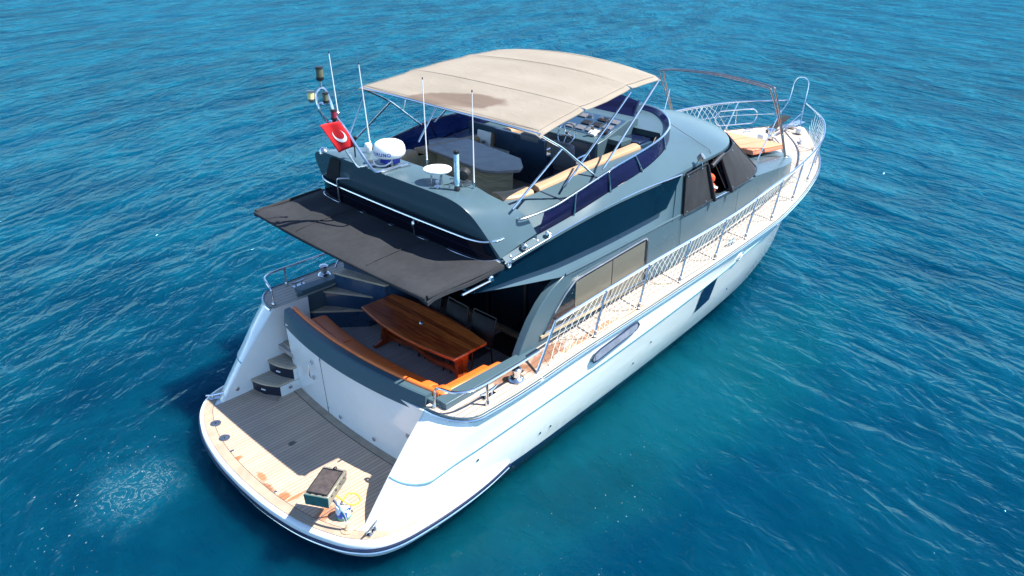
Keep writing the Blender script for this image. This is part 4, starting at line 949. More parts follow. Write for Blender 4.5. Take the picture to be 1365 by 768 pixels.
whip(3.27, 1.30, 4.37, 1.38, (-.1, 0)); whip(3.39, .05, 4.33, 1.35, (-.02, 0)); whip(3.20, -1.18, 4.32, 1.40, (-.01, 0)); whip(2.46, .88, 5.05, 1.0, (-.05, .02))

# signal mast: bent hoop carrying lights and the flag
mp_ = [(3.12, .19, 4.45), (2.62, .17, 4.45), (2.53, .22, 4.47), (2.52, .45, 4.64), (2.43, .68, 5.0), (2.33, .76, 5.2), (2.30, .82, 5.42), (2.28, .89, 5.56), (2.22, .92, 5.58), (2.16, .93, 5.5), (2.14, .88, 5.33), (2.18, .87, 5.22), (2.26, .83, 5.08), (2.49, .62, 4.5), (2.56, .56, 4.45), (2.75, .48, 4.45)]
ms = MB(); ms.tube(smooth_path(mp_, 5), .021, 8); mast = ms.build('signal_mast', 'steel', Y)
b_ = MB(); b_.box((3.08, .19, 4.437), (.22, .06, .02)); b_.build('mast_foot', 'steel', mast)
for z, a_, b2 in ((5.38, (2.15, .9, 5.38), (2.31, .80, 5.38)), (5.12, (2.23, .85, 5.12), (2.38, .73, 5.12))):
    c_ = MB(); c_.tube([a_, b2], .014, 6); c_.box(((a_[0]+b2[0])/2, (a_[1]+b2[1])/2, z+.005), (.1, .1, .012)); c_.build('mast_bracket', 'steel', mast)
def lamp(x, y, z, h, r_, body, lens):
    l = MB(); l.lathe([(r_*.5, 0), (r_*.9, h*.12), (r_, h*.2), (r_, h*.3)], (x, y, z), 16); o = l.build('mast_light', body, mast)
    l = MB(); l.lathe([(r_*.85, h*.3), (r_*.9, h*.85)], (x, y, z), 16); l.build('light_lens', lens, o)
    l = MB(); l.lathe([(r_*1.0, h*.85), (r_*1.0, h*.97), (r_*.6, h*1.0)], (x, y, z), 16); l.build('light_cap', body, o)
smoke_l = simple('smoky_lens', (.12, .12, .07), .2, var=.2)
b_ = MB(); b_.tube([(2.24, .92, 5.58), (2.24, .92, 5.72)], .014, 6); b_.build('light_stem', 'steel', mast)
lamp(2.24, .92, 5.68, .20, .056, 'black', smoke_l); lamp(2.10, .98, 5.40, .16, .055, 'steeldull', 'lens'); lamp(2.24, .83, 5.38, .16, .048, 'black', smoke_l); lamp(2.31, .77, 5.13, .17, .048, 'black', 'redlens')
# stern light fitting on the port wing
b_ = MB(); b_.lathe([(.07, 0), (.08, .03), (.05, .08), (.02, .1)], (2.70, 1.75, 4.36), 16, (-.3, .2, 1)); b_.build('port_fitting', 'steel', Y)
# horn cluster
b_ = MB(); b_.tube([(2.75, .98, 4.45), (2.75, .98, 4.72)], .012, 6); b_.lathe([(.02, -.05), (.03, 0), (.035, .06)], (2.75, .98, 4.72), 10, (.5, -.2, 1)); b_.build('air_horn', 'black', Y)

# flag on the mast
fo = empty('ensign_flag', (0, 0, 0)); fo['x'] = 0; del fo['x']; tag(fo, 'red flag with white crescent tied to the bent steel mast', 'flag')
FO = Vector((2.53, .58, 4.77)); fx = Vector((-.22, .10, .40)).normalized()      # along the hoist
fy_ = Vector((-.27, .10, -.04)).normalized(); fn_ = fx.cross(fy_).normalized()
def fpt(s, t, off=0):   # s along hoist 0..1, t along fly
    p = FO+fx*(s*.43)+fy_*(t*.29)+Vector((.02*t*(1-s), 0, -.05*t*t*(1-s)+.02*t*s))
    p += fn_*(.03*math.sin(t*5+s*2.5)*t+off); return p
fl_ = MB(); fl_.grid([[fpt(s/14, t/14) for t in range(15)] for s in range(15)]); fc = fl_.build('flag_cloth', 'redflag', fo, angle=80)
so_ = fc.modifiers.new('th', 'SOLIDIFY'); so_.thickness = .004
cr_ = MB(); va = []; n_ = 22
for i in range(n_+1):
    a_ = R(48)+R(264)*i/n_
    for rr_, cx in ((.25, 0.0), (.20, .07)):
        # outer circle and offset inner circle of the crescent
        va.append((.50+cx*math.cos(0)+rr_*math.cos(a_)*1.0, .46+rr_*math.sin(a_)*1.15))
for off in (-.008, .008):
    cr_.add([fpt(s, t, off) for s, t in va], [(2*i, 2*i+1, 2*i+3, 2*i+2) for i in range(n_)])
cr_.build('crescent', 'flagwhite', fo)

for o in COL.objects:          # the equipment sits on the arch top
    if o.name in _pre: continue
    if o.type == 'MESH' and not (o.parent and o.parent.name == 'ensign_flag'): o.data.transform(Matrix.Translation((-.14, -.22, .08)))
fo.location = (-.14, -.22, .08)
q = MB(); q.add([(2.475, 1.25, 4.455), (2.475, 1.0, 4.455), (2.79, 1.60, 3.83), (2.71, 1.80, 3.98)], [(0, 1, 2, 3)]); q.build('grey_quad', 'awning', arch)  # single grey quad laid over the port side of the arch's aft face
# ------------------------------------------------------------ flybridge furniture
ft = empty('flybridge_table', (4.9, .55, 3.45)); tag(ft, 'long grey flybridge table with clipped corners on a pale wooden cabinet base', 'table')
def loc(P, o): return [(p[0]-o[0], p[1]-o[1]) for p in P]
tp_ = [(4.80, 1.66), (4.44, 1.22), (4.40, .80), (4.27, -.28), (4.40, -.52), (4.72, -.70), (4.88, -.62), (5.18, -.28), (5.38, 1.25), (5.02, 1.64)]
b_ = MB(); b_.slab(loc(tp_, (4.9, .55)), .69, .74); b_.build('tabletop', 'greytop', ft, bevel=.012)
b_ = MB(); b_.slab(loc([(4.62, 1.3), (4.50, -.18), (4.80, -.45), (5.08, -.2), (5.22, 1.2)], (4.9, .55)), .0, .69); b_.build('cabinet_base', 'oak', ft)
b_ = MB(); b_.slab(loc([(4.55, 1.33), (4.45, -.2), (4.79, -.5), (5.13, -.23), (5.27, 1.23)], (4.9, .55)), .0, .05); b_.build('base_plinth', 'tan', ft)
# helm bulkhead behind the seats
b_ = MB(); b_.box((5.93, .45, 3.88), (.06, 1.25, .86)); hbk = b_.build('helm_bulkhead', 'paintdark', Y, bevel=.01)
b_ = MB(); b_.box((6.15, -.2, 3.75), (.45, .05, .6)); b_.build('bulkhead_return', 'paintdark', hbk)
# port locker with hatch
b_ = MB(); b_.box((6.0, 1.45, 3.87), (.06, .78, .84)); lk = b_.build('port_locker', 'paint', Y)
b_ = MB(); b_.box((5.62, 1.07, 4.16), (.05, .34, .3), ry=.12); b_.build('locker_hatch', 'whitedull', lk, bevel=.03, seg=3)
b_ = MB(); b_.lathe([(.035, 0), (.035, .02), (.01, .03)], (5.59, 1.03, 4.13), 12, (-1, 0, 0)); b_.build('hatch_latch', 'steeldull', lk)
b_ = MB(); b_.box((5.66, .92, 3.94), (.45, .5, .05)); b_.build('locker_seat', 'whitedull', lk, bevel=.01)
# helm seats
def helm_seat(x, y):
    b = MB(); b.box((x, y, 3.62), (.42, .46, .36)); o = b.build('helm_seat', 'paintdark', Y, bevel=.01)
    b = MB(); b.box((x+.02, y, 3.86), (.46, .5, .13)); b.build('seat_cushion', 'greyseat', o, bevel=.05, seg=3)
    b = MB(); b.box((x-.22, y, 4.12), (.13, .5, .46), ry=-.12); b.build('seat_back', 'greyseat', o, bevel=.05, seg=3)
    for s in (-1, 1):
        b = MB(); b.tube(fillet([(x-.2, y+.27*s, 3.95), (x-.18, y+.27*s, 4.1), (x+.18, y+.27*s, 4.13), (x+.2, y+.27*s, 3.6)], .06), .014, 6); b.build('armrest', 'steel', o)
helm_seat(6.2, -.52); helm_seat(6.2, .2)
# console
cs = MB(); cs.prism([(6.85, -.6, 3.45), (8.05, -.6, 3.45), (8.05, -.6, 4.42), (7.75, -.6, 4.42), (7.05, -.6, 4.2), (6.85, -.6, 4.16)],
                    [(6.85, 1.1, 3.45), (8.05, 1.1, 3.45), (8.05, 1.1, 4.42), (7.75, 1.1, 4.42), (7.05, 1.1, 4.2), (6.85, 1.1, 4.16)]); con = cs.build('helm_console', 'paint', Y, bevel=.012)
b_ = MB(); b_.box((6.84, .25, 3.8), (.02, 1.66, .62)); b_.build('console_panel', 'paintdark', con)
dash_n = Vector((-.3, 0, 1)).normalized(); ry_ = -math.atan2(.22, .7)
def dash(x, y, dx, dy, mat, name, h=.015):
    z = 4.2+(x-7.05)*.22/.7; b = MB(); b.box((x, y, z+h/2+.002), (dx, dy, h), ry=ry_); return b.build(name, mat, con, bevel=.004)
dash(7.4, .25, .66, 1.62, 'paintdark', 'dash_panel', .006)
for i in range(3):
    for j in range(6):
        if (i+j) % 5 == 4: continue
        dash(7.2+.19*i, -.4+.25*j, .13, .19, 'black' if (i*j) % 3 else 'greyseat', 'instrument', .03)
for j in range(5): 
    b_ = MB(); x = 7.60; y = -.32+.25*j; z = 4.2+(x-7.05)*.22/.7; b_.lathe([(.05, .0), (.05, .05), (.035, .055)], (x, y, z), 14, dash_n); b_.build('gauge', 'steeldull', con)
dash(7.12, -.28, .16, .16, 'whitedull', 'throttle_base', .05)
b_ = MB(); b_.tube([(7.12, -.28, 4.26), (7.08, -.28, 4.36)], .02, 8); b_.lathe([(.03, 0), (.03, .06)], (7.07, -.28, 4.33), 10); b_.build('throttle_lever', 'steel', con)
b_ = MB(); b_.lathe([(.06, 0), (.07, .05), (.05, .1)], (7.2, -.47, 4.24), 14); b_.build('compass', 'black', con)
# wheel
wc = Vector((6.66, -.02, 4.26)); wn_ = Vector((-1, -.0, .45)).normalized(); e1 = wn_.cross(Vector((0, 0, 1))).normalized(); e2 = wn_.cross(e1)
w_ = MB(); w_.tube([wc+.2*(math.cos(a_*math.pi/14)*e1+math.sin(a_*math.pi/14)*e2) for a_ in range(28)], .012, 6, closed=True); wh = w_.build('steering_wheel', 'steel', Y)
w_ = MB()
for k in range(5): w_.tube([wc, wc+.2*(math.cos(k*1.257+.3)*e1+math.sin(k*1.257+.3)*e2)], .008, 6)
w_.build('wheel_spokes', 'steel', wh)
w_ = MB(); w_.lathe([(.045, -.02), (.045, .02), (.02, .035)], wc, 14, wn_); w_.tube([wc, wc-wn_*.2], .025, 8); w_.build('wheel_hub', 'steel', wh)
# black box top (wet bar) forward on starboard
b_ = MB(); b_.box((7.75, -.75, 3.78), (.62, .7, .66)); wbx = b_.build('wet_bar', 'paintdark', Y, bevel=.01)
b_ = MB(); b_.hexa([(7.42, -.40, 4.11), (7.45, -1.08, 4.11), (8.06, -1.02, 4.11), (8.12, -.38, 4.11), (7.42, -.40, 4.15), (7.45, -1.08, 4.15), (8.06, -1.02, 4.15), (8.12, -.38, 4.15)]); b_.build('wet_bar_lid', 'navy', wbx, bevel=.008)
for px_, py_ in ((7.6, -.9), (7.62, -.6), (7.9, -.85), (7.95, -.6), (7.75, -.5), (7.8, -.95)):
    b_ = MB(); b_.lathe([(.012, 0), (.012, .006)], (px_, py_, 4.15), 8); b_.build('lid_screw', 'steel', wbx)
b_ = MB(); b_.box((7.3, -.72, 4.15), (.32, .36, .1)); b_.build('console_side_box', 'paint', con, bevel=.01)
# front acrylic screen with dark end frame
g = MB(); g.shell([[(7.98, -.48, 4.28), (8.12, .1, 4.29), (8.12, .8, 4.29), (7.98, 1.35, 4.28)], [(8.28, -.42, 4.66), (8.44, .1, 4.68), (8.44, .8, 4.68), (8.28, 1.32, 4.66)]], (.008, 0, 0)); scn = g.build('wind_deflector', 'purple', Y)
b_ = MB(); b_.tube([(7.98, -.48, 4.27), (8.28, -.42, 4.67)], .028, 6); b_.build('deflector_frame', 'navy', scn)
b_ = MB(); b_.box((8.35, -.35, 4.5), (.16, .1, .16)); b_.build('deflector_mount', 'paint', scn)
# net basket on the inside of starboard rail
b_ = MB()
for i in range(7):
    b_.tube([(7.35+.1*i, -1.42+.05*i, 4.2), (7.38+.1*i, -1.44+.05*i, 3.9)], .004, 4)
for j in range(4): b_.tube([(7.33, -1.42, 3.92+.09*j), (7.98, -1.08, 3.92+.09*j)], .004, 4)
b_.build('storage_net', 'rope', Y)
# spotlight on the starboard brow
b_ = MB(); b_.lathe([(.05, -.05), (.065, 0), (.065, .06), (.05, .065)], (7.85, -2.12, 4.02), 14, (.2, -.6, .6)); spt = b_.build('deck_spotlight', 'steeldull', Y)
b_ = MB(); b_.tube([(7.83, -2.06, 3.9), (7.85, -2.1, 4.0)], .012, 6); b_.tube(smooth_path([(7.86, -2.12, 3.97), (7.88, -2.16, 3.9), (7.84, -2.13, 3.84)], 4), .006, 5); b_.build('spotlight_bracket', 'steel', spt)
# shroud line from brow to deck
b_ = MB(); b_.tube([(8.1, -1.27, 4.42), (8.5, -1.90, 3.99), (8.78, -2.18, 3.25)], .0045, 4); b_.build('guy_line', 'rubber', Y)

# ------------------------------------------------------------ side fittings on hull
lv_ = [(4.34, 1.60), (4.31, 1.67), (4.36, 1.74), (4.5, 1.775), (5.35, 1.865), (5.49, 1.865), (5.545, 1.80), (5.49, 1.74), (5.35, 1.70), (4.48, 1.59)]
for sgn in (-1, 1):
    b_ = MB(); yh = lambda x: (D(x)+.004)*sgn
    b_.prism([(x, yh(x)-.03*sgn, z) for x, z in lv_], [(x, yh(x)+.006*sgn, z) for x, z in lv_]); vt = b_.build('vent_grille', simple('vent_grey', (.2, .24, .28), .5), hull)
    b_ = MB(); b_.tube([(x, yh(x)+.008*sgn, z) for x, z in lv_], .014, 6, closed=True); b_.build('vent_frame', 'navy', vt)
    b_ = MB()
    for i in range(6):
        t = (i+.5)/6; z0 = lerp(1.615, 1.755, t); z1 = lerp(1.72, 1.85, t); b_.tube([(4.38, yh(4.4)+.01*sgn, z0), (5.48, yh(5.4)+.01*sgn, z1)], .008, 5)
    b_.build('vent_louvre', 'steeldull', vt)
# hull windows: conform between sheer and knuckle rows
def hully(x, z):
    # interpolate |y| of hull at x,z
    pts_ = []
    for rw in rows[:9]:
        for a, b in zip(rw[10:], rw[11:]):
            if a[0] <= x <= b[0]:
                t = (x-a[0])/(b[0]-a[0]+1e-9); pts_.append((lerp(a[2], b[2], t), lerp(a[1], b[1], t))); break
    pts_.sort()
    for (z0, y0), (z1, y1) in zip(pts_, pts_[1:]):
        if z0 <= z <= z1: return lerp(y0, y1, (z-z0)/(z1-z0+1e-9))
    return pts_[-1][1]
for sgn in (-1, 1):
    P4 = [(7.80, 1.57), (8.32, 1.66), (8.12, 1.22), (7.58, 1.13)]
    b_ = MB(); g_ = []
    for k in range(7):
        t = k/6; a_ = (lerp(7.80, 7.92, t), lerp(1.57, .97, t)); c_ = (lerp(8.31, 8.43, t), lerp(1.65, 1.07, t))
        g_.append([(lerp(a_[0], c_[0], s/4), (hully(lerp(a_[0], c_[0], s/4), lerp(a_[1], c_[1], s/4))+.014)*sgn, lerp(a_[1], c_[1], s/4)) for s in range(5)])
    b_.grid(g_); b_.build('hull_window', 'navyglass', hull)
    for cx, cz in ((9.1, 1.87), (10.62, 2.12)):
        y0 = hully(cx, cz); b_ = MB(); b_.tube([(cx+.14*math.cos(a_*math.pi/10)+.04*math.sin(a_*math.pi/10), (hully(cx+.14*math.cos(a_*math.pi/10), cz)+.012)*sgn, cz+.055*math.sin(a_*math.pi/10)+.03*math.cos(a_*math.pi/10)) for a_ in range(20)], .014, 6, closed=True); hw_ = b_.build('hawse_hole', 'steel', hull)
        b_ = MB(); b_.add([(cx+.13*math.cos(a_*math.pi/10)+.04*math.sin(a_*math.pi/10), (hully(cx+.13*math.cos(a_*math.pi/10), cz)+.008)*sgn, cz+.05*math.sin(a_*math.pi/10)+.03*math.cos(a_*math.pi/10)) for a_ in range(20)], [tuple(range(20))]); b_.build('hawse_opening', 'black', hw_)
    # knuckle line shadow groove
    b_ = MB(); b_.tube([(p[0], (p[1]-.002)*sgn, p[2]-.004) for p in rows[3][:70]], .011, 5); b_.build('hull_knuckle', simple('knuckle_line', (.2, .42, .46), .4), hull)
b_ = MB(); b_.lathe([(.06, 0), (.06, .02), (.04, .03)], (1.3, -2.36, .12), 14, (0, -1, .1)); b_.build('exhaust_outlet', 'lens', hull)

for sgn in (-1, 1):
    for cx, cz in ((2.0, .95), (3.4, .62), (3.65, .62), (5.9, .75), (6.3, 1.05), (9.4, .9)):
        q = MB(); yv = hully(cx, cz)*sgn; q.lathe([(.022, -.01), (.024, .008), (.012, .01)], (cx, yv, cz), 12, (0, sgn, 0)); dr = q.build('drain_outlet', 'steel', hull)
# ------------------------------------------------------------ deck hardware and rails
def zdk(x): return S(x)+.004
for sgn in (-1, 1):
    cleat(2.3, 2.44*sgn, zdk(2.3), 0.05, Y, 1.2); cleat(8.8, 2.45*sgn, zdk(8.8), 0, Y, 1.2); cleat(15.15, .75*sgn, zdk(15.1)+.02, -.6*sgn, Y, 1.1)
    wz = zdk(2.85)
    b_ = MB(); b_.lathe([(.11, 0), (.12, .02), (.10, .05), (.06, .07), (.055, .12), (.075, .16), (.08, .19), (.06, .21), (.02, .215)], (2.85, 2.45*sgn, wz), 24); b_.build('winch', 'steel', Y, angle=50)
# handrail at the cockpit corners
for sgn in (-1, 1):
    P = [(1.60, 2.10, 1.86), (1.60, 2.12, 2.16), (1.60, 2.22, 2.22), (1.66, 2.44, 2.22), (1.84, 2.56, 2.22), (2.11, 2.58, 2.22), (2.67, 2.57, 2.23), (3.22, 2.55, 2.24)]
    P = [(x, y*sgn, z) for x, y, z in P]
    b_ = MB(); b_.tube(fillet(P, .1), .02, 8); hrl = b_.build('cockpit_handrail', 'steel', Y)
    b_ = MB(); b_.tube([(2.14, 2.58*sgn, 2.22), (2.14, 2.58*sgn, 1.86)], .02, 8); b_.lathe([(.035, 0), (.035, .03), (.022, .08)], (2.14, 2.58*sgn, 1.86), 12); b_.build('stanchion', 'steel', hrl)
    b_ = MB(); b_.lathe([(.035, 0), (.035, .03), (.022, .05)], (1.60, 2.10*sgn, 1.86), 12); b_.build('rail_foot', 'steel', hrl)
RY = curve([(3.2, 2.53), (4.8, 2.51), (6.1, 2.49), (8.5, 2.50), (10.5, 2.46), (11.8, 2.31), (12.9, 2.11), (13.6, 1.93), (14.2, 1.70), (14.8, 1.41), (15.3, 1.07), (15.8, .64), (16.2, .30)])
RZ = curve([(3.55, 2.58), (4.8, 2.66), (6.1, 2.72), (8.5, 2.84), (10.5, 3.04), (12.9, 3.14), (14.2, 3.22), (15.3, 3.27), (16.2, 3.29)])
SX = [4.45, 5.62, 6.85, 8.05, 9.2, 10.3, 11.52, 12.74, 13.9, 14.85]
for sgn in (-1, 1):
    pts = [(3.16, 2.56*sgn, zdk(3.16)), (3.58, 2.53*sgn, 2.58)]+[(x, RY(x)*sgn, RZ(x)) for x in [3.8+.25*i for i in range(50)] if x < 16.25]+[(16.24, .26*sgn, 3.29)]
    b_ = MB(); b_.tube([pts[0], tuple(Vector(pts[0]).lerp(Vector(pts[1]), .9))]+pts[1:], .02, 8); gr = b_.build('guard_rail', 'steel', Y)
    for x in SX:
        t = Vector((x+.35, RY(x+.35)*sgn, RZ(x+.35))); bpt = Vector((x, (D(x)-.09)*sgn, zdk(x)))
        b_ = MB(); b_.tube([bpt, t], .016, 8); st = b_.build('stanchion', 'steel', gr)
        b_ = MB(); b_.lathe([(.04, 0), (.04, .012), (.026, .03), (.024, .10), (.016, .11)], bpt, 12, (t-bpt)); b_.build('stanchion_foot', 'steeldull', gr)
        b_ = MB(); b_.tube(smooth_path([bpt+Vector((0, 0, .10)), bpt+Vector((-.16, -.10*sgn, .01)), bpt+Vector((-.34, -.26*sgn, .012)), bpt+Vector((-.42, -.42*sgn, .06))], 3), .007, 5); b_.build('lashing_line', 'rope', gr)
    # diamond net: cords hung between rail and a foot line
    nb = MB(); L0, L1 = 3.3, (15.6 if sgn < 0 else 15.0); step_ = .14
    def npt(x, k):
        xt_ = min(x, 15.9); top_ = Vector((xt_+.33*(1-k)*0+.30*k, RY(min(xt_+.30*k, 16.1))*sgn, RZ(max(3.56, min(xt_+.30*k, 16.1)))-.02))
        bx = xt_+.30*k
        bz = zdk(min(bx, 16))+.03; by = (max(.2, D(bx)-.10))*sgn
        bt = Vector((bx, by, bz)); tp2 = Vector((bx, RY(bx)*sgn, RZ(max(3.56, bx))-.02)); return bt.lerp(tp2, k)
    x = L0
    while x < L1:
        for dr in (1, -1):
            P_ = []
            for q in range(5):
                k = q/4; xx = x+dr*k*.48
                if xx < L0+.05+.45*k or xx > L1: continue
                p = npt(xx-.3*k, k); p += Vector((.02*math.sin(x*3.1+q*2), 0, .016*math.sin(x*5+q)+.012*math.sin(x*1.9)))-Vector((0, (.05+.03*math.sin(x*2.6))*math.sin(math.pi*k)*sgn, 0)); P_.append(p)
            if len(P_) > 1: nb.tube(P_, .0036, 3)
        x += step_
    for k in (0.0, .97):
        nb.tube([npt(L0+.1+(L1-L0-.3)*i/60, k) for i in range(61)], .006, 4)
    nb.build('safety_net', 'net', gr, smooth=False, merge=False)
# anchor pulpit hoop
b_ = MB(); b_.tube(smooth_path([(15.85, -.38, 2.56), (16.02, -.30, 2.95), (16.24, -.22, 3.3), (16.34, -.2, 3.72), (16.35, -.13, 3.88), (16.36, 0, 3.92), (16.35, .13, 3.88), (16.34, .2, 3.72), (16.24, .22, 3.3), (16.02, .30, 2.95), (15.85, .38, 2.56)], 5), .016, 8); b_.build('bow_hoop', 'steel', Y)
b_ = MB(); b_.tube([(16.1, -.26, 3.05), (15.3, -.05, 2.62)], .015, 6); b_.tube([(16.0, .2, 2.6), (16.6, .0, 2.72)], .03, 8); b_.box((16.45, 0, 2.63), (.7, .22, .06)); b_.build('bow_roller', 'steel', Y)
b_ = MB(); b_.lathe([(.10, 0), (.12, .03), (.12, .09), (.08, .12), (.08, .2), (.12, .24), (.05, .26)], (14.9, -.05, 2.56), 20); b_.build('anchor_windlass', 'steel', Y)
b_ = MB(); b_.lathe([(.04, -.1), (.095, -.08), (.10, 0), (.095, .08), (.04, .1)], (15.85, -.40, 2.65), 18, (.2, 1, 0)); b_.build('rope_drum', 'whitedull', Y)
b_ = MB(); b_.lathe([(.04, -.11), (.10, -.09), (.11, 0), (.10, .09), (.04, .11)], (14.55, .0, 2.66), 18, (.2, 1, 0)); b_.build('rope_drum', 'whitedull', Y)
b_ = MB(); b_.tube(smooth_path([(14.0, -.9, 2.5), (14.6, -.5, 2.53), (15.0, -.1, 2.6), (15.6, 0, 2.6), (16.3, 0, 2.67)], 6), .016, 6); b_.build('anchor_chain', 'steeldull', Y)
b_ = MB(); b_.box((15.6, .12, 2.78), (.9, .16, .03), rz=-.1, ry=-.32); b_.tube([(15.15, .22, 2.66), (16.0, .18, 2.96)], .018, 6); b_.build('gangway', 'rubber', Y)
for x, y in ((14.6, .85), (14.3, 1.1), (14.1, .6)):
    b_ = MB(); b_.lathe([(.05, 0), (.055, .05), (.03, .07)], (x, y, zdk(x)+.02), 12); b_.build('deck_vent', 'steel', Y)
# oval ring rack on the port rail
ov = []
oa = Vector((14.55, 1.42, 2.87)); ob = Vector((15.68, .80, 2.87)); od = (ob-oa); ol = od.length; od.normalize(); oc = (oa+ob)/2
for i in range(28):
    a_ = 2*math.pi*i/28; cx_ = (ol/2-.2)*(1 if math.cos(a_) > 0 else -1); ov.append(oc+od*(cx_+.2*math.cos(a_))+Vector((0, 0, .2*math.sin(a_))))
b_ = MB(); b_.tube(ov, .016, 6, closed=True); b_.tube([oc+Vector((0, 0, .2)), oc-Vector((0, 0, .2))], .010, 6); b_.build('port_rail_hoop', 'steel', Y)
b_ = MB(); b_.tube([(x, RY(x)-.01, lerp(S(x), RZ(x), .52)) for x in [12.4+.3*i for i in range(13)]], .011, 6); b_.build('port_mid_rail', 'steel', Y)
# foredeck double hoop frame
for dx in (0, -.12):
    b_ = MB(); P = [(12.80+dx*.3, -1.47, 2.82), (12.28+dx*.6, -1.45, 3.75), (11.86+dx*1.4, -1.42, 4.44), (11.84+dx*1.4, -1.30, 4.55), (11.84+dx*1.4, -.7, 4.61), (11.84+dx*1.4, 0, 4.64), (11.84+dx*1.4, .7, 4.61), (11.84+dx*1.4, 1.30, 4.55), (11.86+dx*1.4, 1.42, 4.44), (12.28+dx*.6, 1.45, 3.75), (12.80+dx*.3, 1.47, 2.82)]
    b_.tube(smooth_path(P, 5), .018, 8); b_.build('foredeck_frame', 'steeldull', Y)
for s in (-1, 1):
    b_ = MB(); b_.tube([(11.68, 1.32*s, 2.93), (12.22, 1.44*s, 4.0)], .014, 6); b_.build('frame_strut', 'steel', Y)
    b_ = MB(); b_.lathe([(.05, 0), (.05, .015), (.03, .03)], (12.80, 1.47*s, ZS(12.8)), 12); b_.build('frame_foot', 'steel', Y)
b_ = MB(); b_.tube([(12.7, -1.45, 2.88), (11.4, -1.5, 3.0)], .004, 4); b_.build('tie_line', 'rubber', Y)

# sun pads
def sunpad(x0, x1, y0, y1, z, label, tilt=.035):
    e = empty('sun_pad', ((x0+x1)/2, (y0+y1)/2, z)); tag(e, label, 'sun pad', 'sun pads on the foredeck trunk')
    b = MB(); hx, hy = (x1-x0)/2, (y1-y0)/2; zf = lambda x: -.075*x/hx*1.1
    b.hexa([(-hx, -hy, zf(-hx)), (hx, -hy, zf(hx)), (hx, hy, zf(hx)), (-hx, hy, zf(-hx)), (-hx, -hy, zf(-hx)+.125), (hx, -hy, zf(hx)+.125), (hx, hy, zf(hx)+.125), (-hx, hy, zf(-hx)+.125)])
    b.build('pad_cushion', 'salmon', e, bevel=.035, seg=4)
    b = MB(); b.tube([(-hx, -hy*.0, zf(-hx)+.128), (hx, -hy*.0, zf(hx)+.128)], .004, 4)
    for zz in (.11, .018): b.tube([(-hx+.02, -hy-.002, zf(-hx)+zz), (hx-.02, -hy-.002, zf(hx)+zz)], .005, 4)
    b.build('pad_piping', 'orange', e)
sunpad(11.7, 13.22, -1.2, -.30, 2.95, 'faded orange sun pad on the starboard side of the foredeck, nearer the camera')
sunpad(11.7, 13.22, -.27, .85, 2.95, 'faded orange sun pad on the port side of the foredeck, farther from the camera')

# ============================================================ LOOSE THINGS
# dining table
tb_ = empty('dining_table', (2.92, -.26, 1.15)); tag(tb_, 'long varnished mahogany dining table with boat-shaped top in the cockpit', 'table')
b_ = MB(); poly = []
for i in range(13):
    t = i/12; y = lerp(-1.14, 1.22, t); poly.append((-.33-.14*math.sin(math.pi*t), y))
for i in range(13):
    t = i/12; y = lerp(1.22, -1.14, t); poly.append((.36+.12*math.sin(math.pi*t), y))
b_.slab(poly, .68, .73); b_.build('tabletop', 'wood', tb_, bevel=.012, seg=3)
b_ = MB(); b_.slab([(x*.9, y*.93) for x, y in poly], .64, .68); b_.build('table_apron', 'wood', tb_)
for y in (-.93, .98):
    b_ = MB(); pr = [(-.30, .0), (-.30, .05), (-.14, .10), (-.10, .30), (-.13, .5), (-.30, .64), (.30, .64), (.13, .5), (.10, .30), (.14, .10), (.30, .05), (.30, .0)]
    b_.prism([(x, y-.035, z) for x, z in pr], [(x, y+.035, z) for x, z in pr]); b_.build('trestle_leg', 'wood', tb_, bevel=.006)
b_ = MB(); k = [(-.9+1.85*i/12, .14+.035*math.sin(i*1.05)) for i in range(13)]
b_.prism([(-.02, y, z) for y, z in k]+[(-.02, y, z+.09) for y, z in reversed(k)], [(.02, y, z) for y, z in k]+[(.02, y, z+.09) for y, z in reversed(k)]); b_.build('stretcher', 'wood', tb_)
b_ = MB(); b_.lathe([(.02, 0), (.035, .004), (.02, .03), (.01, .035)], (0.02, .05, .73), 12); b_.build('table_fitting', 'steel', tb_)
# chairs
chm = simple('black_sling_fabric', (.012, .013, .015), .7, var=.15, bmp=.2, bscale=150)
def make_chair():
    e = empty('dining_chair')
    b = MB(); b.grid([[(-.22+.03*0, -.24, .44), (-.22, .24, .44)], [(0, -.24, .425), (0, .24, .425)], [(.2, -.24, .43), (.2, .24, .43)]]); s = b.build('seat', chm, e); s.modifiers.new('t', 'SOLIDIFY').thickness = .012
    b = MB(); b.grid([[(.21, -.235, .47), (.21, .235, .47)], [(.27, -.235, .7), (.27, .235, .7)], [(.31, -.235, .93), (.31, .235, .93)]]); s = b.build('backrest', chm, e); s.modifiers.new('t', 'SOLIDIFY').thickness = .012
    for y in (-.25, .25):
        b = MB(); b.tube([(.24, y, 0), (.20, y, .44), (.33, y, .97)], .013, 6); b.build('back_leg', 'black', e)
        b = MB(); b.tube([(-.24, y, 0), (-.22, y, .44)], .013, 6); b.build('front_leg', 'black', e)
        b = MB(); b.tube(fillet([(-.22, y, .44), (-.22, y, .64), (.25, y, .66)], .05), .013, 6); b.tube([(-.22, y, .44), (.2, y, .44)], .012, 6); b.build('armrest', 'black', e)
    b = MB(); b.tube([(.33, -.25, .97), (.33, .25, .97)], .013, 6); b.tube([(-.22, -.25, .44), (-.22, .25, .44)], .012, 6); b.build('cross_bar', 'black', e)
    return e
ch0 = make_chair(); chl = ['black sling chair nearest the starboard side, behind the end of the wooden table', 'black sling chair in the middle of the row behind the wooden table', 'black sling chair under the awning edge, farthest to port behind the wooden table']
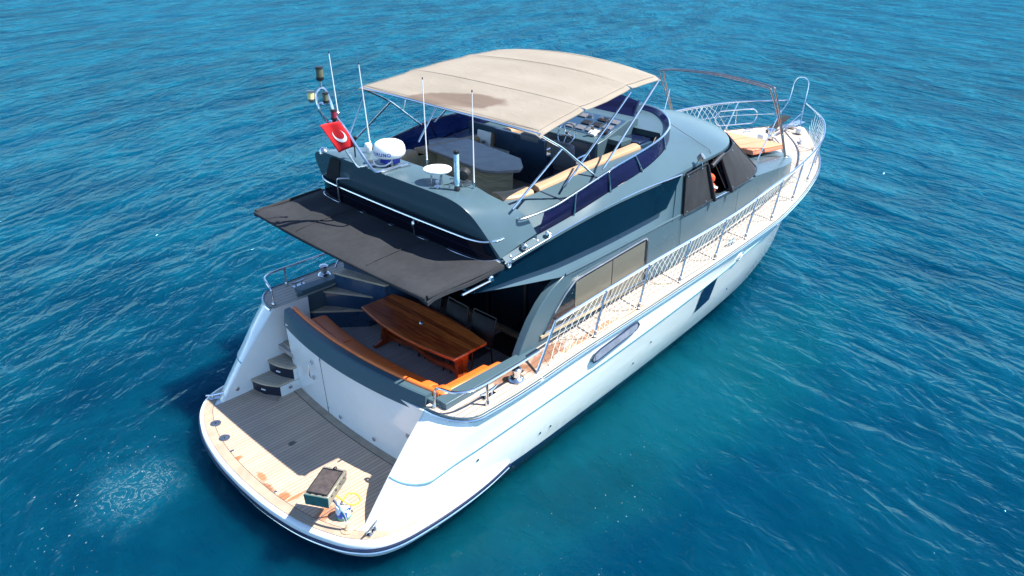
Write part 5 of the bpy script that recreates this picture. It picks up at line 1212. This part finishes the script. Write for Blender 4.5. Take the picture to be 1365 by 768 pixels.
for i, (x, y) in enumerate(((3.28, -1.03), (3.24, -.42), (3.22, .22))):
    if i == 0: c = ch0
    else:
        c = ch0.copy(); COL.objects.link(c)
        for k in ch0.children:
            q = k.copy(); COL.objects.link(q); q.parent = c
    c.location = (x, y, 1.15); c.rotation_euler = (0, 0, (.02, -.04, .03)[i]); tag(c, chl[i], 'chair', 'chairs behind the cockpit table')
# grill on a bent pole
GR = math.atan2(.28, .48)
gr_ = empty('grill', (.15, -1.92, .5)); tag(gr_, 'green and steel griddle barbecue held over the swim platform on a bent steel pole', 'grill')
gc = Vector((.08, -1.65, 0))-Vector((.15, -1.92, 0)); mg_ = Matrix.Rotation(GR, 3, 'Z')
def gq(a, b, z): v = mg_ @ Vector((a, b, 0)); return (gc.x+v.x, gc.y+v.y, z)
b_ = MB(); b_.hexa([gq(-.27, -.155, .55), gq(.27, -.155, .55), gq(.27, .155, .55), gq(-.27, .155, .55), gq(-.28, -.17, .72), gq(.28, -.17, .72), gq(.28, .17, .72), gq(-.28, .17, .72)]); b_.build('grill_body', 'grillsteel', gr_, bevel=.008)
b_ = MB(); b_.hexa([gq(-.285, -.165, .55), gq(-.275, -.165, .55), gq(-.275, .165, .55), gq(-.285, .165, .55), gq(-.292, -.172, .715), gq(-.282, -.172, .715), gq(-.282, .172, .715), gq(-.292, .172, .715)]); b_.build('end_plate', 'grillgreen', gr_)
b_ = MB(); b_.hexa([gq(-.24, -.13, .715), gq(.21, -.13, .715), gq(.21, .13, .715), gq(-.24, .13, .715), gq(-.24, -.13, .735), gq(.21, -.13, .735), gq(.21, .13, .735), gq(-.24, .13, .735)]); b_.build('griddle_plate', 'griddle', gr_, bevel=.006)
b_ = MB(); rim = [gq(-.25, -.14, .735), gq(.22, -.14, .735), gq(.22, .14, .735), gq(-.25, .14, .735)]; b_.tube(fillet(rim+[rim[0]], .01), .009, 6); b_.build('griddle_rim', 'black', gr_)
for i in range(4):
    b_ = MB(); c_ = gq(-.18+.12*i, -.166, .665); d_ = mg_ @ Vector((0, -1, 0)); b_.lathe([(.014, 0), (.014, .006)], c_, 8, d_); b_.build('vent_hole', 'black', gr_)
for i in range(3):
    b_ = MB(); b_.box(gq(-.262, -.09+.09*i, .722), (.018, .035, .006), rz=GR); b_.build('vent_slot', 'black', gr_)
b_ = MB(); b_.lathe([(.022, -.02), (.028, 0), (.022, .02)], gq(.24, -.02, .745), 12, (1, .3, 0)); b_.build('control_knob', 'black', gr_)
b_ = MB(); b_.tube(smooth_path([(0, 0, 0), (-.005, .01, .22), (-.03, .08, .38), (-.06, .2, .48), (gc.x, gc.y, .55)], 6), .019, 8); b_.build('support_pole', 'steel', gr_)
b_ = MB(); b_.lathe([(.085, 0), (.085, .008), (.04, .014), (.03, .04)], (0, 0, .005), 20); b_.build('pole_base', simple('rusty_plate', (.5, .33, .22), .5, var=.3, vscale=20), gr_)
# gas canister
gs = empty('gas_canister', (.27, -1.67, .5)); tag(gs, 'blue and white gas canister standing on the swim platform under the grill', 'gas canister')
def can_mat():
    m, nt, bs = new_mat('canister_print'); v = objco(nt); n1 = noise(nt, v, 9, 2, .5, .6)
    sp = N(nt, "ShaderNodeSeparateXYZ"); nt.links.new(v, sp.inputs[0])
    c = mixc(nt, ramp(nt, n1, .47, .5), (.01, .08, .45), (.6, .75, .8)); c = mixc(nt, math_n(nt, 'LESS_THAN', sp.outputs['Z'], .05), c, (.05, .3, .25))
    nt.links.new(c, bs.inputs['Base Color']); bs.inputs['Roughness'].default_value = .3; return m
b_ = MB(); b_.lathe([(.10, .005), (.105, .02), (.105, .16), (.095, .19)], (0, 0, 0), 26); b_.build('canister_body', can_mat(), gs)
b_ = MB(); b_.lathe([(.095, .19), (.09, .205), (.06, .215), (.03, .22)], (0, 0, 0), 26); b_.build('canister_lid', 'whitedull', gs)
b_ = MB(); b_.lathe([(.018, 0), (.018, .05), (.01, .06)], (0, 0, .215), 10); b_.build('valve', 'steeldull', gs)
b_ = MB(); b_.tube(smooth_path([(0, 0, .26), (.1, .0, .33), (.2, -.05, .30), (.22, -.1, .2), (.12, -.1, .19), (.04, -.05, .24), (-.08, .0, .42), (-.15, .02, .52)], 6), .011, 6); b_.build('gas_hose', 'hose', gs)
b_ = MB(); b_.tube(smooth_path([(-.02, .0, .24), (-.2, .16, .06), (-.36, .2, .02), (-.42, .42, .03)], 6), .006, 5); b_.build('canister_strap', 'steeldull', gs)
bpy.context.view_layer.update()
